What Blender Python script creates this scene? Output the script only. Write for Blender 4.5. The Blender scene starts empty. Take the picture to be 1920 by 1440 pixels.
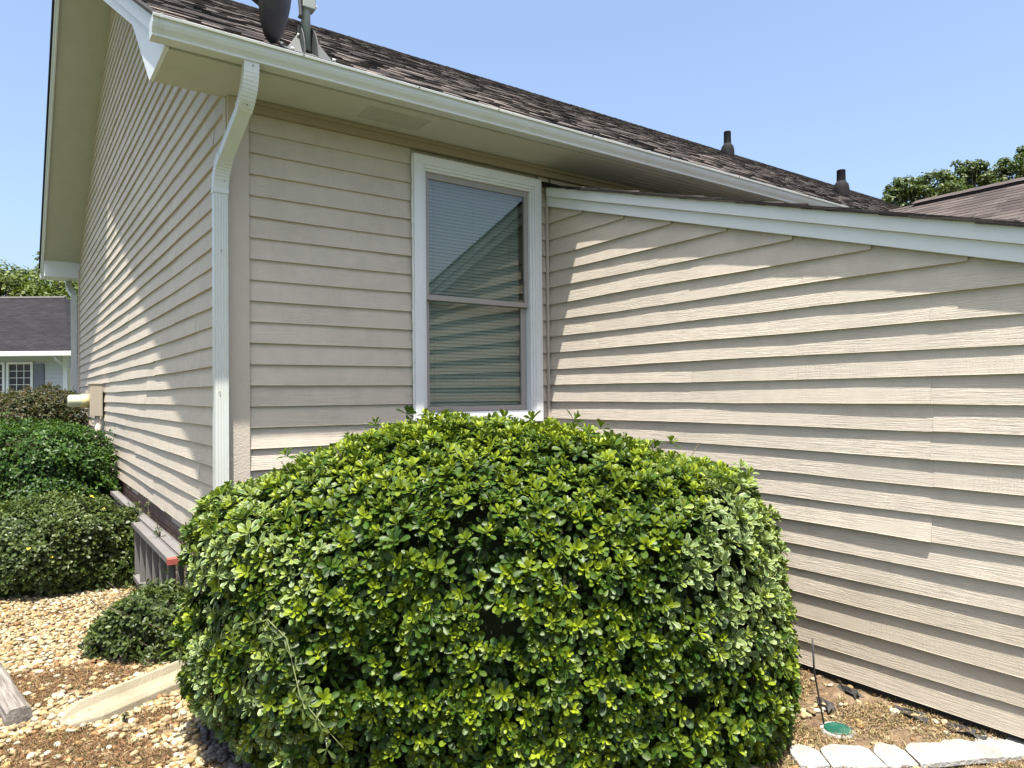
import bpy, bmesh, math, random
import numpy as np
from mathutils import Vector, Matrix

random.seed(7)
RNG = np.random.default_rng(11)
SC = bpy.context.scene
COL = SC.collection
R = math.radians

# ------------------------------------------------------------------ camera
cam_d = bpy.data.cameras.new('camera')
cam = bpy.data.objects.new('camera', cam_d)
COL.objects.link(cam)
CAM = Vector((-1.0708, -4.3974, 1.5967))
YAW, PITCH, ROLL = 0.62314, 0.013328, -0.009151
cy, sy, cp, sp = math.cos(YAW), math.sin(YAW), math.cos(PITCH), math.sin(PITCH)
F = Vector((sy * cp, cy * cp, sp))
R0 = Vector((cy, -sy, 0))
U0 = R0.cross(F)
RV = R0 * math.cos(ROLL) + U0 * math.sin(ROLL)
UV = -R0 * math.sin(ROLL) + U0 * math.cos(ROLL)
m = Matrix.Identity(4)
for i in range(3):
    m[i][0], m[i][1], m[i][2], m[i][3] = RV[i], UV[i], -F[i], CAM[i]
cam.matrix_world = m
cam_d.sensor_width = 36.0
cam_d.lens = 36.0 * 1310.54 / 1920.0
cam_d.clip_start = 0.05
cam_d.clip_end = 1500
SC.camera = cam

# ------------------------------------------------------------------ sky, sun, exposure
SUNV = Vector((-0.165, -0.262, 1.0)).normalized()
SUN_EL = math.asin(SUNV.z)
SUN_ROT = math.atan2(SUNV.x, SUNV.y)
world = bpy.data.worlds.new('World')
SC.world = world
world.use_nodes = True
wn = world.node_tree
wn.nodes.clear()
sky = wn.nodes.new('ShaderNodeTexSky')
sky.sky_type = 'NISHITA'
sky.sun_disc = False
sky.sun_elevation = SUN_EL
sky.sun_rotation = SUN_ROT % (2 * math.pi)
sky.air_density = 1.0
sky.dust_density = 4.4
sky.ozone_density = 2.6
bg = wn.nodes.new('ShaderNodeBackground')
bg.inputs['Strength'].default_value = 0.110
wo = wn.nodes.new('ShaderNodeOutputWorld')
wn.links.new(sky.outputs[0], bg.inputs[0])
wn.links.new(bg.outputs[0], wo.inputs[0])
sun_d = bpy.data.lights.new('sun', 'SUN')
sun_d.energy = 5.0
sun_d.angle = R(0.55)
sun_d.color = (1.0, 0.945, 0.86)
sun = bpy.data.objects.new('sun', sun_d)
COL.objects.link(sun)
sun.rotation_euler = SUNV.to_track_quat('Z', 'Y').to_euler()
sun.location = (0, 0, 30)
SC.view_settings.view_transform = 'Standard'
SC.view_settings.look = 'None'
SC.view_settings.gamma = 1.0
SC.view_settings.exposure = 1.5
SC.view_settings.use_curve_mapping = False
SC.render.engine = 'CYCLES'

# ------------------------------------------------------------------ materials
class N:
    def __init__(self, name):
        self.m = bpy.data.materials.new(name)
        self.m.use_nodes = True
        self.t = self.m.node_tree
        self.t.nodes.clear()
        self.out = self.t.nodes.new('ShaderNodeOutputMaterial')
        self.p = self.t.nodes.new('ShaderNodeBsdfPrincipled')
        self.t.links.new(self.p.outputs[0], self.out.inputs[0])
    def n(self, ty, **k):
        x = self.t.nodes.new(ty)
        for a, b in k.items():
            setattr(x, a, b)
        return x
    def l(self, a, b):
        self.t.links.new(a, b)
    def setin(self, node, **k):
        for a, b in k.items():
            node.inputs[a].default_value = b
    def coord(self, kind='Object', scale=(1, 1, 1), rnd=False):
        tc = self.n('ShaderNodeTexCoord')
        mp = self.n('ShaderNodeMapping')
        mp.inputs['Scale'].default_value = scale
        self.l(tc.outputs[kind], mp.inputs['Vector'])
        if rnd:
            oi = self.n('ShaderNodeObjectInfo')
            mu = self.n('ShaderNodeMath', operation='MULTIPLY')
            mu.inputs[1].default_value = 37.0
            self.l(oi.outputs['Random'], mu.inputs[0])
            cb = self.n('ShaderNodeCombineXYZ')
            self.l(mu.outputs[0], cb.inputs[0])
            self.l(mu.outputs[0], cb.inputs[1])
            self.l(mu.outputs[0], cb.inputs[2])
            self.l(cb.outputs[0], mp.inputs['Location'])
        return mp.outputs[0]
    def noise(self, vec, scale, detail=3, rough=.55, dist=0.0):
        x = self.n('ShaderNodeTexNoise')
        x.inputs['Scale'].default_value = scale
        x.inputs['Detail'].default_value = detail
        x.inputs['Roughness'].default_value = rough
        x.inputs['Distortion'].default_value = dist
        self.l(vec, x.inputs['Vector'])
        return x.outputs['Fac']
    def ramp(self, fac, stops):
        x = self.n('ShaderNodeValToRGB')
        e = x.color_ramp.elements
        while len(e) < len(stops):
            e.new(0.5)
        for i, (p, c) in enumerate(stops):
            e[i].position = p
            e[i].color = c if len(c) == 4 else (*c, 1)
        self.l(fac, x.inputs[0])
        return x.outputs[0]
    def mix(self, fac, a, b, mode='MIX'):
        x = self.n('ShaderNodeMix', data_type='RGBA', blend_type=mode)
        for s, v in ((0, fac), (6, a), (7, b)):
            if hasattr(v, 'links') or hasattr(v, 'is_linked'):
                self.l(v, x.inputs[s])
            elif s == 0:
                x.inputs[0].default_value = v
            else:
                x.inputs[s].default_value = (*v, 1) if len(v) == 3 else v
        return x.outputs[2]
    def math(self, op, a, b=0.0):
        x = self.n('ShaderNodeMath', operation=op)
        for i, v in enumerate((a, b)):
            if hasattr(v, 'is_linked'):
                self.l(v, x.inputs[i])
            else:
                x.inputs[i].default_value = v
        return x.outputs[0]
    def bump(self, h, dist=.002, strength=1.0, prev=None):
        x = self.n('ShaderNodeBump')
        x.inputs['Distance'].default_value = dist
        x.inputs['Strength'].default_value = strength
        self.l(h, x.inputs['Height'])
        if prev is not None:
            self.l(prev, x.inputs['Normal'])
        self.l(x.outputs[0], self.p.inputs['Normal'])
        return x.outputs[0]
    def base(self, c, rough=.6, spec=.3, metal=0.0):
        if hasattr(c, 'is_linked'):
            self.l(c, self.p.inputs['Base Color'])
        else:
            self.p.inputs['Base Color'].default_value = (*c, 1)
        self.p.inputs['Roughness'].default_value = rough
        self.p.inputs['Specular IOR Level'].default_value = spec
        self.p.inputs['Metallic'].default_value = metal
        return self.m

BLACK, WHITE = (0, 0, 0), (1, 1, 1)

def mat_siding(name, col, rough_wood=1.0):
    n = N(name)
    uv = n.coord('UV', (1, 1, 1), rnd=True)
    grain = n.noise(n.coord('UV', (2.0, 55, 1), rnd=True), 3.0, 3, .6, .8)
    saw = n.noise(n.coord('UV', (75, 5, 1), rnd=True), 2.0, 2, .6, .7)
    saw = n.mix(.55, saw, grain)
    spots = n.noise(uv, 9.0, 4, .6)
    fine = n.noise(uv, 140.0, 2, .5)
    oi = n.n('ShaderNodeObjectInfo')
    # some boards rough-sawn with cross marks, others with long raised grain
    sel = n.ramp(n.math('ADD', oi.outputs['Random'], n.math('MULTIPLY', n.math('SUBTRACT', spots, .5), .9)), [(.52, BLACK), (.80, WHITE)])
    h = n.mix(sel, grain, saw)
    crack = n.noise(n.coord('UV', (1.3, 26, 1), rnd=True), 2.2, 5, .7, 1.6)
    ck = n.ramp(crack, [(.28, BLACK), (.31, WHITE)])
    amt = n.ramp(n.noise(uv, 1.7, 2), [(.30, (.25, .25, .25)), (.72, WHITE)])
    b = n.bump(h, .0062 * rough_wood)
    n.t.nodes[-1].inputs['Strength'].default_value = .6
    bn = [x for x in n.t.nodes if x.type == 'BUMP'][-1]
    n.l(n.math('MULTIPLY', amt, 1.0), bn.inputs['Strength'])
    b = n.bump(fine, .0009 * rough_wood, .6, b)
    b = n.bump(ck, .004 * rough_wood, .7, b)
    c = n.mix(n.ramp(spots, [(.35, BLACK), (.7, WHITE)]), tuple(x * .93 for x in col), tuple(min(1, x * 1.05) for x in col))
    c = n.mix(n.math('MULTIPLY', oi.outputs['Random'], .18), c, (col[0] * .93, col[1] * .915, col[2] * .91))
    c = n.mix(n.math('MULTIPLY', n.ramp(ck, [(0, WHITE), (1, BLACK)]), .35), c, (.2, .17, .13))
    dirt = n.ramp(n.noise(n.coord('UV', (6, .8, 1), rnd=True), 3.0, 4, .7), [(.55, BLACK), (.8, (.25, .25, .25))])
    c = n.mix(dirt, c, (.30, .27, .20))
    oc = n.coord('Object')
    sz = n.n('ShaderNodeSeparateXYZ')
    n.l(oc, sz.inputs[0])
    zz = n.math('ADD', sz.outputs[2], n.math('MULTIPLY', n.noise(oc, 3.5, 4, .7), -.9))
    splash = n.ramp(zz, [(.0, (.38, .38, .38)), (.28, BLACK)])
    c = n.mix(splash, c, (.25, .21, .15))
    blot = n.ramp(n.noise(oc, 2.3, 5, .65), [(.52, BLACK), (.66, (.22, .22, .22))])
    c = n.mix(blot, c, (col[0] * .80, col[1] * .82, col[2] * .83))
    return n.base(c, .62, .25)

def mat_paint(name, col, rough=.45, bump=.0006, scale=60, dirt=.15, spec=.4, dirtcol=(.25, .25, .17)):
    n = N(name)
    v = n.coord('Object')
    f = n.noise(v, 5.0, 4, .65)
    d = n.ramp(f, [(.45, BLACK), (.8, (dirt,) * 3)])
    c = n.mix(d, col, dirtcol)
    if bump:
        n.bump(n.noise(v, scale, 3, .6), bump)
    return n.base(c, rough, spec)

M = {}
M['siding'] = mat_siding('painted_siding', (.437, .392, .329))
M['siding_end'] = mat_paint('painted_board', (.41, .365, .31), .65, .003, 70, .2, .2, (.35, .3, .22))
M['trim'] = mat_paint('white_trim_paint', (.56, .585, .60), .5, .0014, 45, .10)
M['gutter'] = mat_paint('white_aluminium', (.47, .495, .485), .36, .0003, 12, .40, .5, (.38, .39, .26))
M['soffit'] = mat_paint('soffit_paint', (.405, .405, .37), .7, .0006, 30, .25, .2, (.28, .27, .2))
M['sash'] = mat_paint('grey_sash_vinyl', (.26, .245, .235), .45, .0002, 40, .05)
M['caulk'] = mat_paint('white_caulk', (.6, .62, .62), .6, .003, 60, .02)
M['dark'] = mat_paint('near_black', (.03, .028, .025), .8, .001, 30, .1)
M['interior'] = mat_paint('dim_interior', (.16, .17, .16), .8, 0, 30, .05)
M['blind'] = mat_paint('blind_slat', (.56, .62, .57), .6, 0, 30, .0)
M['concrete'] = mat_paint('cast_concrete', (.245, .222, .160), .85, .0040, 110, .5, .15, (.12, .10, .06))
M['edging'] = mat_paint('pale_concrete', (.27, .266, .25), .85, .012, 70, .8, .15, (.085, .078, .066))
M['greymetal'] = mat_paint('grey_galvanised', (.060, .066, .066), .65, .0003, 40, .3, .25, (.12, .13, .13))
M['mast'] = mat_paint('grey_mast_paint', (.20, .225, .215), .5, .0002, 40, .2, .35, (.1, .11, .1))
M['dish'] = mat_paint('dark_grey_enamel', (.035, .033, .038), .5, .0002, 40, .2)
M['bolt'] = mat_paint('bright_steel', (.6, .6, .58), .3, 0, 40, .1)
M['vent'] = mat_paint('black_plastic', (.011, .010, .011), .8, .0003, 50, .15, .15, (.02, .018, .017))
M['meterbox'] = mat_paint('tan_enamel', (.33, .285, .225), .5, .0002, 40, .1)
M['meterring'] = mat_paint('cream_ring', (.50, .44, .22), .5, .0002, 40, .1)
M['ladder'] = mat_paint('weathered_aluminium', (.135, .13, .125), .65, .0008, 40, .5, .25, (.07, .066, .06))
M['red'] = mat_paint('red_tape', (.24, .055, .04), .6, .0004, 60, .2)
M['fabric'] = mat_paint('black_fabric', (.018, .018, .02), .75, .003, 90, .2)
M['green'] = mat_paint('green_plastic', (.0, .055, .033), .5, .002, 40, .3, .4, (.2, .3, .25))
M['nroofcap'] = mat_paint('grey_cap', (.2, .19, .18), .9, .002, 40, .3)
M['nwall'] = mat_paint('pale_grey_siding', (.36, .385, .42), .6, 0, 40, .1)
M['nshutter'] = mat_paint('slate_shutter', (.11, .13, .16), .6, 0, 40, .1)
M['brown_fascia'] = mat_paint('brown_frieze', (.24, .205, .145), .65, .0008, 55, .2)  # frieze tone, browner and darker than the siding
M['flower'] = mat_paint('yellow_petal', (.6, .48, .06), .6, 0, 40, 0)
M['flower_red'] = mat_paint('coral_petal', (.75, .22, .12), .6, 0, 40, 0)

def mat_glass():
    n = N('window_glass')
    tr = n.n('ShaderNodeBsdfTransparent')
    tr.inputs[0].default_value = (.68, .73, .72, 1)
    gl = n.n('ShaderNodeBsdfGlossy')
    gl.inputs['Roughness'].default_value = .015
    gl.inputs['Color'].default_value = (.86, .84, .76, 1)
    lw = n.n('ShaderNodeLayerWeight')
    lw.inputs['Blend'].default_value = .5
    geo = n.n('ShaderNodeNewGeometry')
    fc = n.math('ADD', n.math('MULTIPLY', n.math('POWER', lw.outputs['Facing'], 3.2), .75), .125)
    fc = n.math('MULTIPLY', fc, n.math('SUBTRACT', 1.0, geo.outputs['Backfacing']))
    b = n.n('ShaderNodeBump')
    b.inputs['Distance'].default_value = .00015
    n.l(n.noise(n.coord('Object'), 2.2, 1), b.inputs['Height'])
    n.l(b.outputs[0], gl.inputs['Normal'])
    mx = n.n('ShaderNodeMixShader')
    n.l(fc, mx.inputs[0])
    n.l(tr.outputs[0], mx.inputs[1])
    n.l(gl.outputs[0], mx.inputs[2])
    n.l(mx.outputs[0], n.out.inputs[0])
    return n.m
M['glass'] = mat_glass()

def mat_farglass():
    n = N('dark_window_glass')
    return n.base((.03, .035, .045), .08, .5)
M['farglass'] = mat_farglass()

def mat_meterglass():
    n = N('meter_glass')
    return n.base((.42, .45, .33), .12, .6)
M['meterglass'] = mat_meterglass()

def mat_shingle(name, cols):
    n = N(name)
    at = n.n('ShaderNodeAttribute', attribute_name='tint')
    v = n.coord('Object')
    sepx = n.n('ShaderNodeSeparateColor')
    n.l(at.outputs['Color'], sepx.inputs[0])
    c = n.ramp(sepx.outputs[0], [(0, cols[0]), (.35, cols[1]), (.65, cols[2]), (1, cols[3])])
    gr = n.noise(v, 420, 2, .7)
    c = n.mix(n.ramp(gr, [(.3, (.55,) * 3), (.7, (1.3,) * 3)]), c, c)
    c2 = n.mix(1.0, c, n.ramp(gr, [(.32, (.5,) * 3), (.5, (1,) * 3), (.72, (1.6, 1.55, 1.5))]), 'MULTIPLY')
    blotch = n.ramp(n.noise(v, 1.3, 3, .6), [(.35, (.8,) * 3), (.7, (1.18,) * 3)])
    c2 = n.mix(1.0, c2, blotch, 'MULTIPLY')
    n.bump(gr, .0015)
    return n.base(c2, .92, .15)
M['shingle'] = mat_shingle('weathered_shingle', [(.020, .018, .018), (.045, .039, .037), (.085, .073, .065), (.155, .135, .12)])
M['shingle_brown'] = mat_shingle('brown_shingle', [(.038, .031, .029), (.055, .046, .043), (.068, .057, .053), (.085, .072, .066)])
M['shingle_edge'] = mat_shingle('shingle_edge', [(.012, .011, .011), (.022, .02, .02), (.03, .028, .026), (.05, .045, .04)])

def mat_far_roof():
    n = N('far_grey_shingle')
    v = n.coord('Object', (1, 1, 1))
    br = n.n('ShaderNodeTexBrick')
    br.inputs['Scale'].default_value = 1.0
    br.inputs['Brick Width'].default_value = .34
    br.inputs['Row Height'].default_value = .14
    br.inputs['Mortar Size'].default_value = .012
    br.inputs['Color1'].default_value = (.019, .018, .021, 1)
    br.inputs['Color2'].default_value = (.012, .0115, .013, 1)
    br.inputs['Mortar'].default_value = (.005, .005, .006, 1)
    br.inputs['Bias'].default_value = 0
    n.l(n.coord('UV'), br.inputs['Vector'])
    c = n.mix(1.0, br.outputs[0], n.ramp(n.noise(v, 3, 4), [(.3, (.75,) * 3), (.7, (1.25,) * 3)]), 'MULTIPLY')
    return n.base(c, .9, .15)
M['far_roof'] = mat_far_roof()

def mat_brick():
    n = N('red_brick')
    v = n.coord('Object', rnd=True)
    c = n.ramp(n.noise(v, 18, 4, .6), [(.3, (.13, .085, .07)), (.55, (.20, .145, .12)), (.75, (.28, .22, .19))])
    n.bump(n.noise(v, 90, 3), .002)
    return n.base(c, .85, .2)
M['brick'] = mat_brick()
M['mortar'] = mat_paint('mortar', (.30, .28, .25), .95, .002, 90, .3, .1)

def mat_leaf(name, dark, mid, lime, cream=(.62, .66, .36), grey=(.20, .27, .13), rough=.45, trans=.24, spec=.28):
    n = N(name)
    at = n.n('ShaderNodeAttribute', attribute_name='tint')
    s = n.n('ShaderNodeSeparateColor')
    n.l(at.outputs['Color'], s.inputs[0])
    young, var, rnd = s.outputs
    c = n.mix(rnd, dark, mid)
    c = n.mix(young, c, lime)
    uv = n.n('ShaderNodeTexCoord')
    su = n.n('ShaderNodeSeparateXYZ')
    n.l(uv.outputs['UV'], su.inputs[0])
    e = n.math('ABSOLUTE', n.math('SUBTRACT', n.math('MULTIPLY', su.outputs[0], 2), 1))
    ns = n.noise(n.coord('Object'), 60, 2)
    e2 = n.math('ADD', e, n.math('MULTIPLY', n.math('SUBTRACT', ns, .5), .8))
    edge = n.ramp(e2, [(.62, BLACK), (.78, WHITE)])
    vc = n.mix(edge, grey, cream)
    vc = n.mix(n.math('MULTIPLY', young, .6), vc, lime)
    c = n.mix(var, c, vc)
    rib = n.ramp(e, [(.0, WHITE), (.10, BLACK)])
    c = n.mix(n.math('MULTIPLY', rib, .28), c, (lime[0] * .9, lime[1] * .9, lime[2] * 1.2))
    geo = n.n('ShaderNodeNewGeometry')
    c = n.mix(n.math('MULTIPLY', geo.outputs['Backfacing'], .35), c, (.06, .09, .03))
    n.base(c, rough, spec)
    tl = n.n('ShaderNodeBsdfTranslucent')
    n.l(n.mix(1.0, c, (1.25, 1.3, .5), 'MULTIPLY'), tl.inputs[0])
    mx = n.n('ShaderNodeMixShader')
    mx.inputs[0].default_value = trans
    n.l(n.p.outputs[0], mx.inputs[1])
    n.l(tl.outputs[0], mx.inputs[2])
    n.l(mx.outputs[0], n.out.inputs[0])
    return n.m
M['leaf_main'] = mat_leaf('pittosporum_leaf', (.009, .029, .004), (.030, .072, .006), (.215, .275, .014), cream=(.30, .35, .17), grey=(.085, .135, .050))
M['leaf_gloss'] = mat_leaf('glossy_leaf', (.008, .029, .005), (.024, .066, .010), (.08, .15, .016), rough=.45, spec=.25)
M['leaf_olive'] = mat_leaf('olive_leaf', (.018, .034, .008), (.046, .072, .017), (.13, .165, .030), rough=.42)
M['leaf_red'] = mat_leaf('reddish_leaf', (.016, .024, .009), (.045, .055, .018), (.12, .065, .03), rough=.5, spec=.2)
M['leaf_tree'] = mat_leaf('tree_leaf', (.018, .036, .010), (.046, .074, .020), (.11, .14, .035), rough=.5, trans=.3, spec=.3)
M['leaf_treelight'] = mat_leaf('light_tree_leaf', (.032, .055, .008), (.066, .098, .016), (.12, .15, .026), rough=.5, trans=.3, spec=.3)
M['twig'] = mat_paint('grey_brown_bark', (.13, .10, .075), .85, .002, 60, .3)
M['core'] = mat_paint('shaded_core', (.020, .026, .012), .95, .01, 25, .5, .05, (.035, .028, .018))  # solid bush core; the shade inside the foliage is put into its colour

def mat_ground():
    n = N('ground')
    v = n.coord('Object')
    a = n.noise(v, .9, 4, .6)
    b = n.noise(v, 26, 5, .7)
    soil = n.ramp(b, [(.3, (.045, .028, .017)), (.5, (.09, .06, .036)), (.7, (.15, .11, .07))])
    grit = n.ramp(b, [(.3, (.07, .05, .03)), (.55, (.15, .11, .07)), (.75, (.24, .19, .125))])
    c = n.mix(n.ramp(a, [(.42, BLACK), (.58, WHITE)]), soil, grit)
    sx = n.n('ShaderNodeSeparateXYZ')
    n.l(v, sx.inputs[0])
    far = n.ramp(n.math('MULTIPLY', n.math('ADD', sx.outputs[1], n.math('MULTIPLY', n.math('SUBTRACT', a, .5), 3.0)), .05), [(.32, BLACK), (.42, WHITE)])
    grass = n.ramp(n.noise(v, 3, 5, .7), [(.3, (.045, .058, .026)), (.7, (.13, .14, .075))])
    c = n.mix(far, c, grass)
    near = n.math('ADD', n.math('MULTIPLY', sx.outputs[0], -.5836), n.math('MULTIPLY', sx.outputs[1], -.8120))
    near = n.math('ADD', near, n.math('MULTIPLY', n.math('SUBTRACT', b, .5), .25))
    side = n.math('SUBTRACT', n.math('MULTIPLY', sx.outputs[0], -1.0), .1)
    lawn = n.ramp(n.math('SUBTRACT', n.math('MAXIMUM', near, side), 1.35), [(.40, BLACK), (.52, WHITE)])
    c = n.mix(lawn, c, grass)
    n.bump(b, .012)
    return n.base(c, .95, .1)
M['ground'] = mat_ground()

def mat_pebble():
    n = N('pebble')
    at = n.n('ShaderNodeAttribute', attribute_name='tint')
    v = n.coord('Object')
    c = n.mix(1.0, at.outputs['Color'], n.ramp(n.noise(v, 70, 3, .6), [(.3, (.78, .74, .68)), (.7, (1.12, 1.12, 1.12))]), 'MULTIPLY')
    n.bump(n.noise(v, 160, 2), .0012)
    return n.base(c, .7, .3)
M['pebble'] = mat_pebble()

def mat_straw():
    n = N('dead_weed')
    at = n.n('ShaderNodeAttribute', attribute_name='tint')
    return n.base(at.outputs['Color'], .85, .1)
M['straw'] = mat_straw()

def mat_timber():
    n = N('weathered_timber')
    g = n.noise(n.coord('Object', (70, 3, 70)), 1.0, 5, .7, .4)
    c = n.ramp(g, [(.3, (.06, .052, .046)), (.5, (.16, .145, .13)), (.72, (.26, .24, .215))])
    n.bump(g, .006)
    return n.base(c, .9, .1)
M['timber'] = mat_timber()

# ------------------------------------------------------------------ builders
class MB:
    def __init__(self):
        self.v, self.f, self.uv, self.tint = [], [], [], []
        self.smooth = []
    def add(self, vs, fs, uvs=None, tint=None, smooth=False):
        o = len(self.v)
        self.v += [tuple(x) for x in vs]
        for i, f in enumerate(fs):
            self.f.append(tuple(o + j for j in f))
            self.uv.append(uvs[i] if uvs else [(0, 0)] * len(f))
            self.tint.append(tint if tint is not None else (.5, .5, .5, 1))
            self.smooth.append(smooth)
        return self
    def box(self, a, b, tint=None):
        (x0, y0, z0), (x1, y1, z1) = a, b
        vs = [(x0, y0, z0), (x1, y0, z0), (x1, y1, z0), (x0, y1, z0), (x0, y0, z1), (x1, y0, z1), (x1, y1, z1), (x0, y1, z1)]
        fs = [(0, 3, 2, 1), (4, 5, 6, 7), (0, 1, 5, 4), (1, 2, 6, 5), (2, 3, 7, 6), (3, 0, 4, 7)]
        return self.add(vs, fs, None, tint)
    def prism(self, poly, ax, a, b, tint=None):
        """poly in the two other axes (in order), extruded along ax from a to b"""
        def P(p, t):
            q = [0, 0, 0]
            o = [i for i in range(3) if i != ax]
            q[ax] = t
            q[o[0]], q[o[1]] = p
            return tuple(q)
        n = len(poly)
        vs = [P(p, a) for p in poly] + [P(p, b) for p in poly]
        fs = [tuple(range(n)), tuple(range(2 * n - 1, n - 1, -1))] + [(i, i + n, (i + 1) % n + n, (i + 1) % n) for i in range(n)]
        return self.add(vs, fs, None, tint)
    def tube(self, pts, rad, sides=8, cap=True, smooth=True, tint=None):
        pts = [Vector(p) for p in pts]
        if not hasattr(rad, '__len__'):
            rad = [rad] * len(pts)
        vs = []
        up = None
        for i, p in enumerate(pts):
            d = (pts[min(i + 1, len(pts) - 1)] - pts[max(i - 1, 0)]).normalized()
            if up is None:
                up = Vector((0, 0, 1)) if abs(d.z) < .9 else Vector((1, 0, 0))
            s = d.cross(up).normalized()
            up2 = s.cross(d).normalized()
            up = up2
            for k in range(sides):
                a = 2 * math.pi * k / sides
                vs.append(p + (s * math.cos(a) + up2 * math.sin(a)) * rad[i])
        fs = []
        for i in range(len(pts) - 1):
            for k in range(sides):
                k2 = (k + 1) % sides
                fs.append((i * sides + k, i * sides + k2, (i + 1) * sides + k2, (i + 1) * sides + k))
        self.add(vs, fs, None, tint, smooth)
        if cap:
            o = len(self.v) - len(vs)
            n = len(pts)
            self.f.append(tuple(o + k for k in range(sides - 1, -1, -1)))
            self.f.append(tuple(o + (n - 1) * sides + k for k in range(sides)))
            for _ in range(2):
                self.uv.append([(0, 0)] * sides)
                self.tint.append(tint or (.5, .5, .5, 1))
                self.smooth.append(False)
        return self
    def build(self, name, mat, parent=None, bevel=0, loc=None, rot=None):
        me = bpy.data.meshes.new(name)
        me.from_pydata(self.v, [], self.f)
        ul = me.uv_layers.new(name='UVMap')
        ul.data.foreach_set('uv', [c for u in self.uv for q in u for c in q])
        ca = me.color_attributes.new('tint', 'FLOAT_COLOR', 'CORNER')
        ca.data.foreach_set('color', [c for f, t in zip(self.f, self.tint) for _ in f for c in (t if len(t) == 4 else (*t, 1))])
        me.polygons.foreach_set('use_smooth', self.smooth)
        me.materials.append(mat)
        if bevel:
            bm = bmesh.new()
            bm.from_mesh(me)
            bmesh.ops.remove_doubles(bm, verts=bm.verts, dist=1e-6)
            bmesh.ops.recalc_face_normals(bm, faces=bm.faces)
            bmesh.ops.bevel(bm, geom=[e for e in bm.edges if e.is_manifold and e.calc_face_angle(0) > .5], offset=bevel, segments=2, affect='EDGES', profile=.5)
            bm.to_mesh(me)
            bm.free()
        me.update()
        o = bpy.data.objects.new(name, me)
        COL.objects.link(o)
        if parent is not None:
            o.parent = parent
        if loc is not None:
            o.location = loc
        if rot is not None:
            o.rotation_euler = rot
        return o

def thing(name, label, cat, loc=(0, 0, 0), rotz=0, group=None):
    o = bpy.data.objects.new(name, None)
    o.empty_display_size = .2
    COL.objects.link(o)
    o.location = loc
    o.rotation_euler = (0, 0, rotz)
    o['label'] = label
    o['category'] = cat
    if group:
        o['group'] = group
    return o

def tag(o, label, cat, group=None):
    o['label'] = label
    o['category'] = cat
    if group:
        o['group'] = group
    return o

def stuff(o):
    o['kind'] = 'stuff'
    return o

# ------------------------------------------------------------------ geometry of the place
E = .13                      # siding exposure
Z0 = 1.40                    # z of course line 0
W = 2.4552                   # plane of the lean-to wall
ZS = 3.411                   # soffit of the front eave
SL = .5756                   # front roof slope
RY, RZ = 5.75, 3.535 + .5756 * 6.22   # ridge
REAR = .51
YB = 11.2                    # rear corner of gable wall
def zroof(y): return 3.535 + SL * (y + .47)
def zlean(y): return 3.27 + .298 * y

# ground
g = MB()
g.add([(-300, -300, 0), (300, -300, 0), (300, 300, 0), (-300, 300, 0)], [(0, 1, 2, 3)])
ground = g.build('ground', M['ground'])
ground['kind'] = 'structure'

house = thing('house', 'beige lap-sided house with white gutter and dark shingle roof, behind the big bush', 'house')

def board(mb_parent, A, B, out, z0, jit=0.0, hh=.145, mat=None, waviness=1.0):
    """one lap board from A to B (xy) with its butt at z0; 'out' is the outward unit normal"""
    A, B, out = Vector((*A, 0)), Vector((*B, 0)), Vector((*out, 0))
    L = (B - A).length
    d = (B - A).normalized()
    n = max(2, int(L / .35))
    vs, uvs = [], []
    po, pz = random.uniform(0, 6), random.uniform(0, 6)
    cut = 0
    for i in range(n + 1):
        s = L * i / n
        wz = (math.sin(s * 2.3 + pz) * .0016 + random.uniform(-.0009, .0009)) * waviness + jit * .3
        wo = (math.sin(s * 1.7 + po) * .0014 + random.uniform(-.0008, .0008)) * waviness + jit
        p = A + d * s
        for o_, z_ in ((-.024, z0 + wz), (wo, z0 + wz), (wo * .9 - .001, z0 + wz + .002), (-.123 * hh, z0 + hh)):
            q = p + out * o_
            vs.append((q.x, q.y, z_))
    fs, fu = [], []
    heights = [-.02, 0, .003, hh]
    for i in range(n):
        for k in range(3):
            a = i * 4 + k
            fs.append((a, a + 4, a + 5, a + 1))
            u0, u1 = L * i / n, L * (i + 1) / n
            fu.append([(u0, heights[k]), (u1, heights[k]), (u1, heights[k + 1]), (u0, heights[k + 1])])
    for i0, rev in ((0, False), (n * 4, True)):
        f = (i0, i0 + 1, i0 + 2, i0 + 3)
        fs.append(f if not rev else f[::-1])
        fu.append([(0, 0), (0, .01), (0, .02), (0, .14)])
    m_ = MB().add(vs, fs, fu)
    return m_.build('siding_board', mat or M['siding'], mb_parent)

def course(parent, p0, p1, out, z0, joints, waviness=1.0):
    """boards of one course from p0 to p1 with joints at the given distances"""
    P0, P1 = Vector(p0), Vector(p1)
    L = (P1 - P0).length
    d = (P1 - P0) / L
    ss = [0] + sorted(j for j in joints if .15 < j < L - .15) + [L]
    for a, b in zip(ss[:-1], ss[1:]):
        q0, q1 = P0 + d * (a + (.0005 if a > 0 else 0)), P0 + d * (b - (.0005 if b < L else 0))
        board(parent, q0, q1, out, z0, random.uniform(-.0012, .0022), waviness=waviness)

# ---- window wall (plane y = 0)
wall_f = MB().box((.03, .032, 0), (19, .10, 3.6)).build('wall', M['dark'], house)
# the opening: rebuild as pieces so the window is a real hole
bpy.data.objects.remove(wall_f)
mb = MB()
mb.box((.03, .032, 0), (1.30, .10, 3.6)); mb.box((2.31, .032, 0), (19, .10, 3.6))
mb.box((1.30, .032, 0), (2.31, .10, 1.42)); mb.box((1.30, .032, 3.24), (2.31, .10, 3.6))
wall_f = mb.build('wall', M['siding_end'], house)
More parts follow.
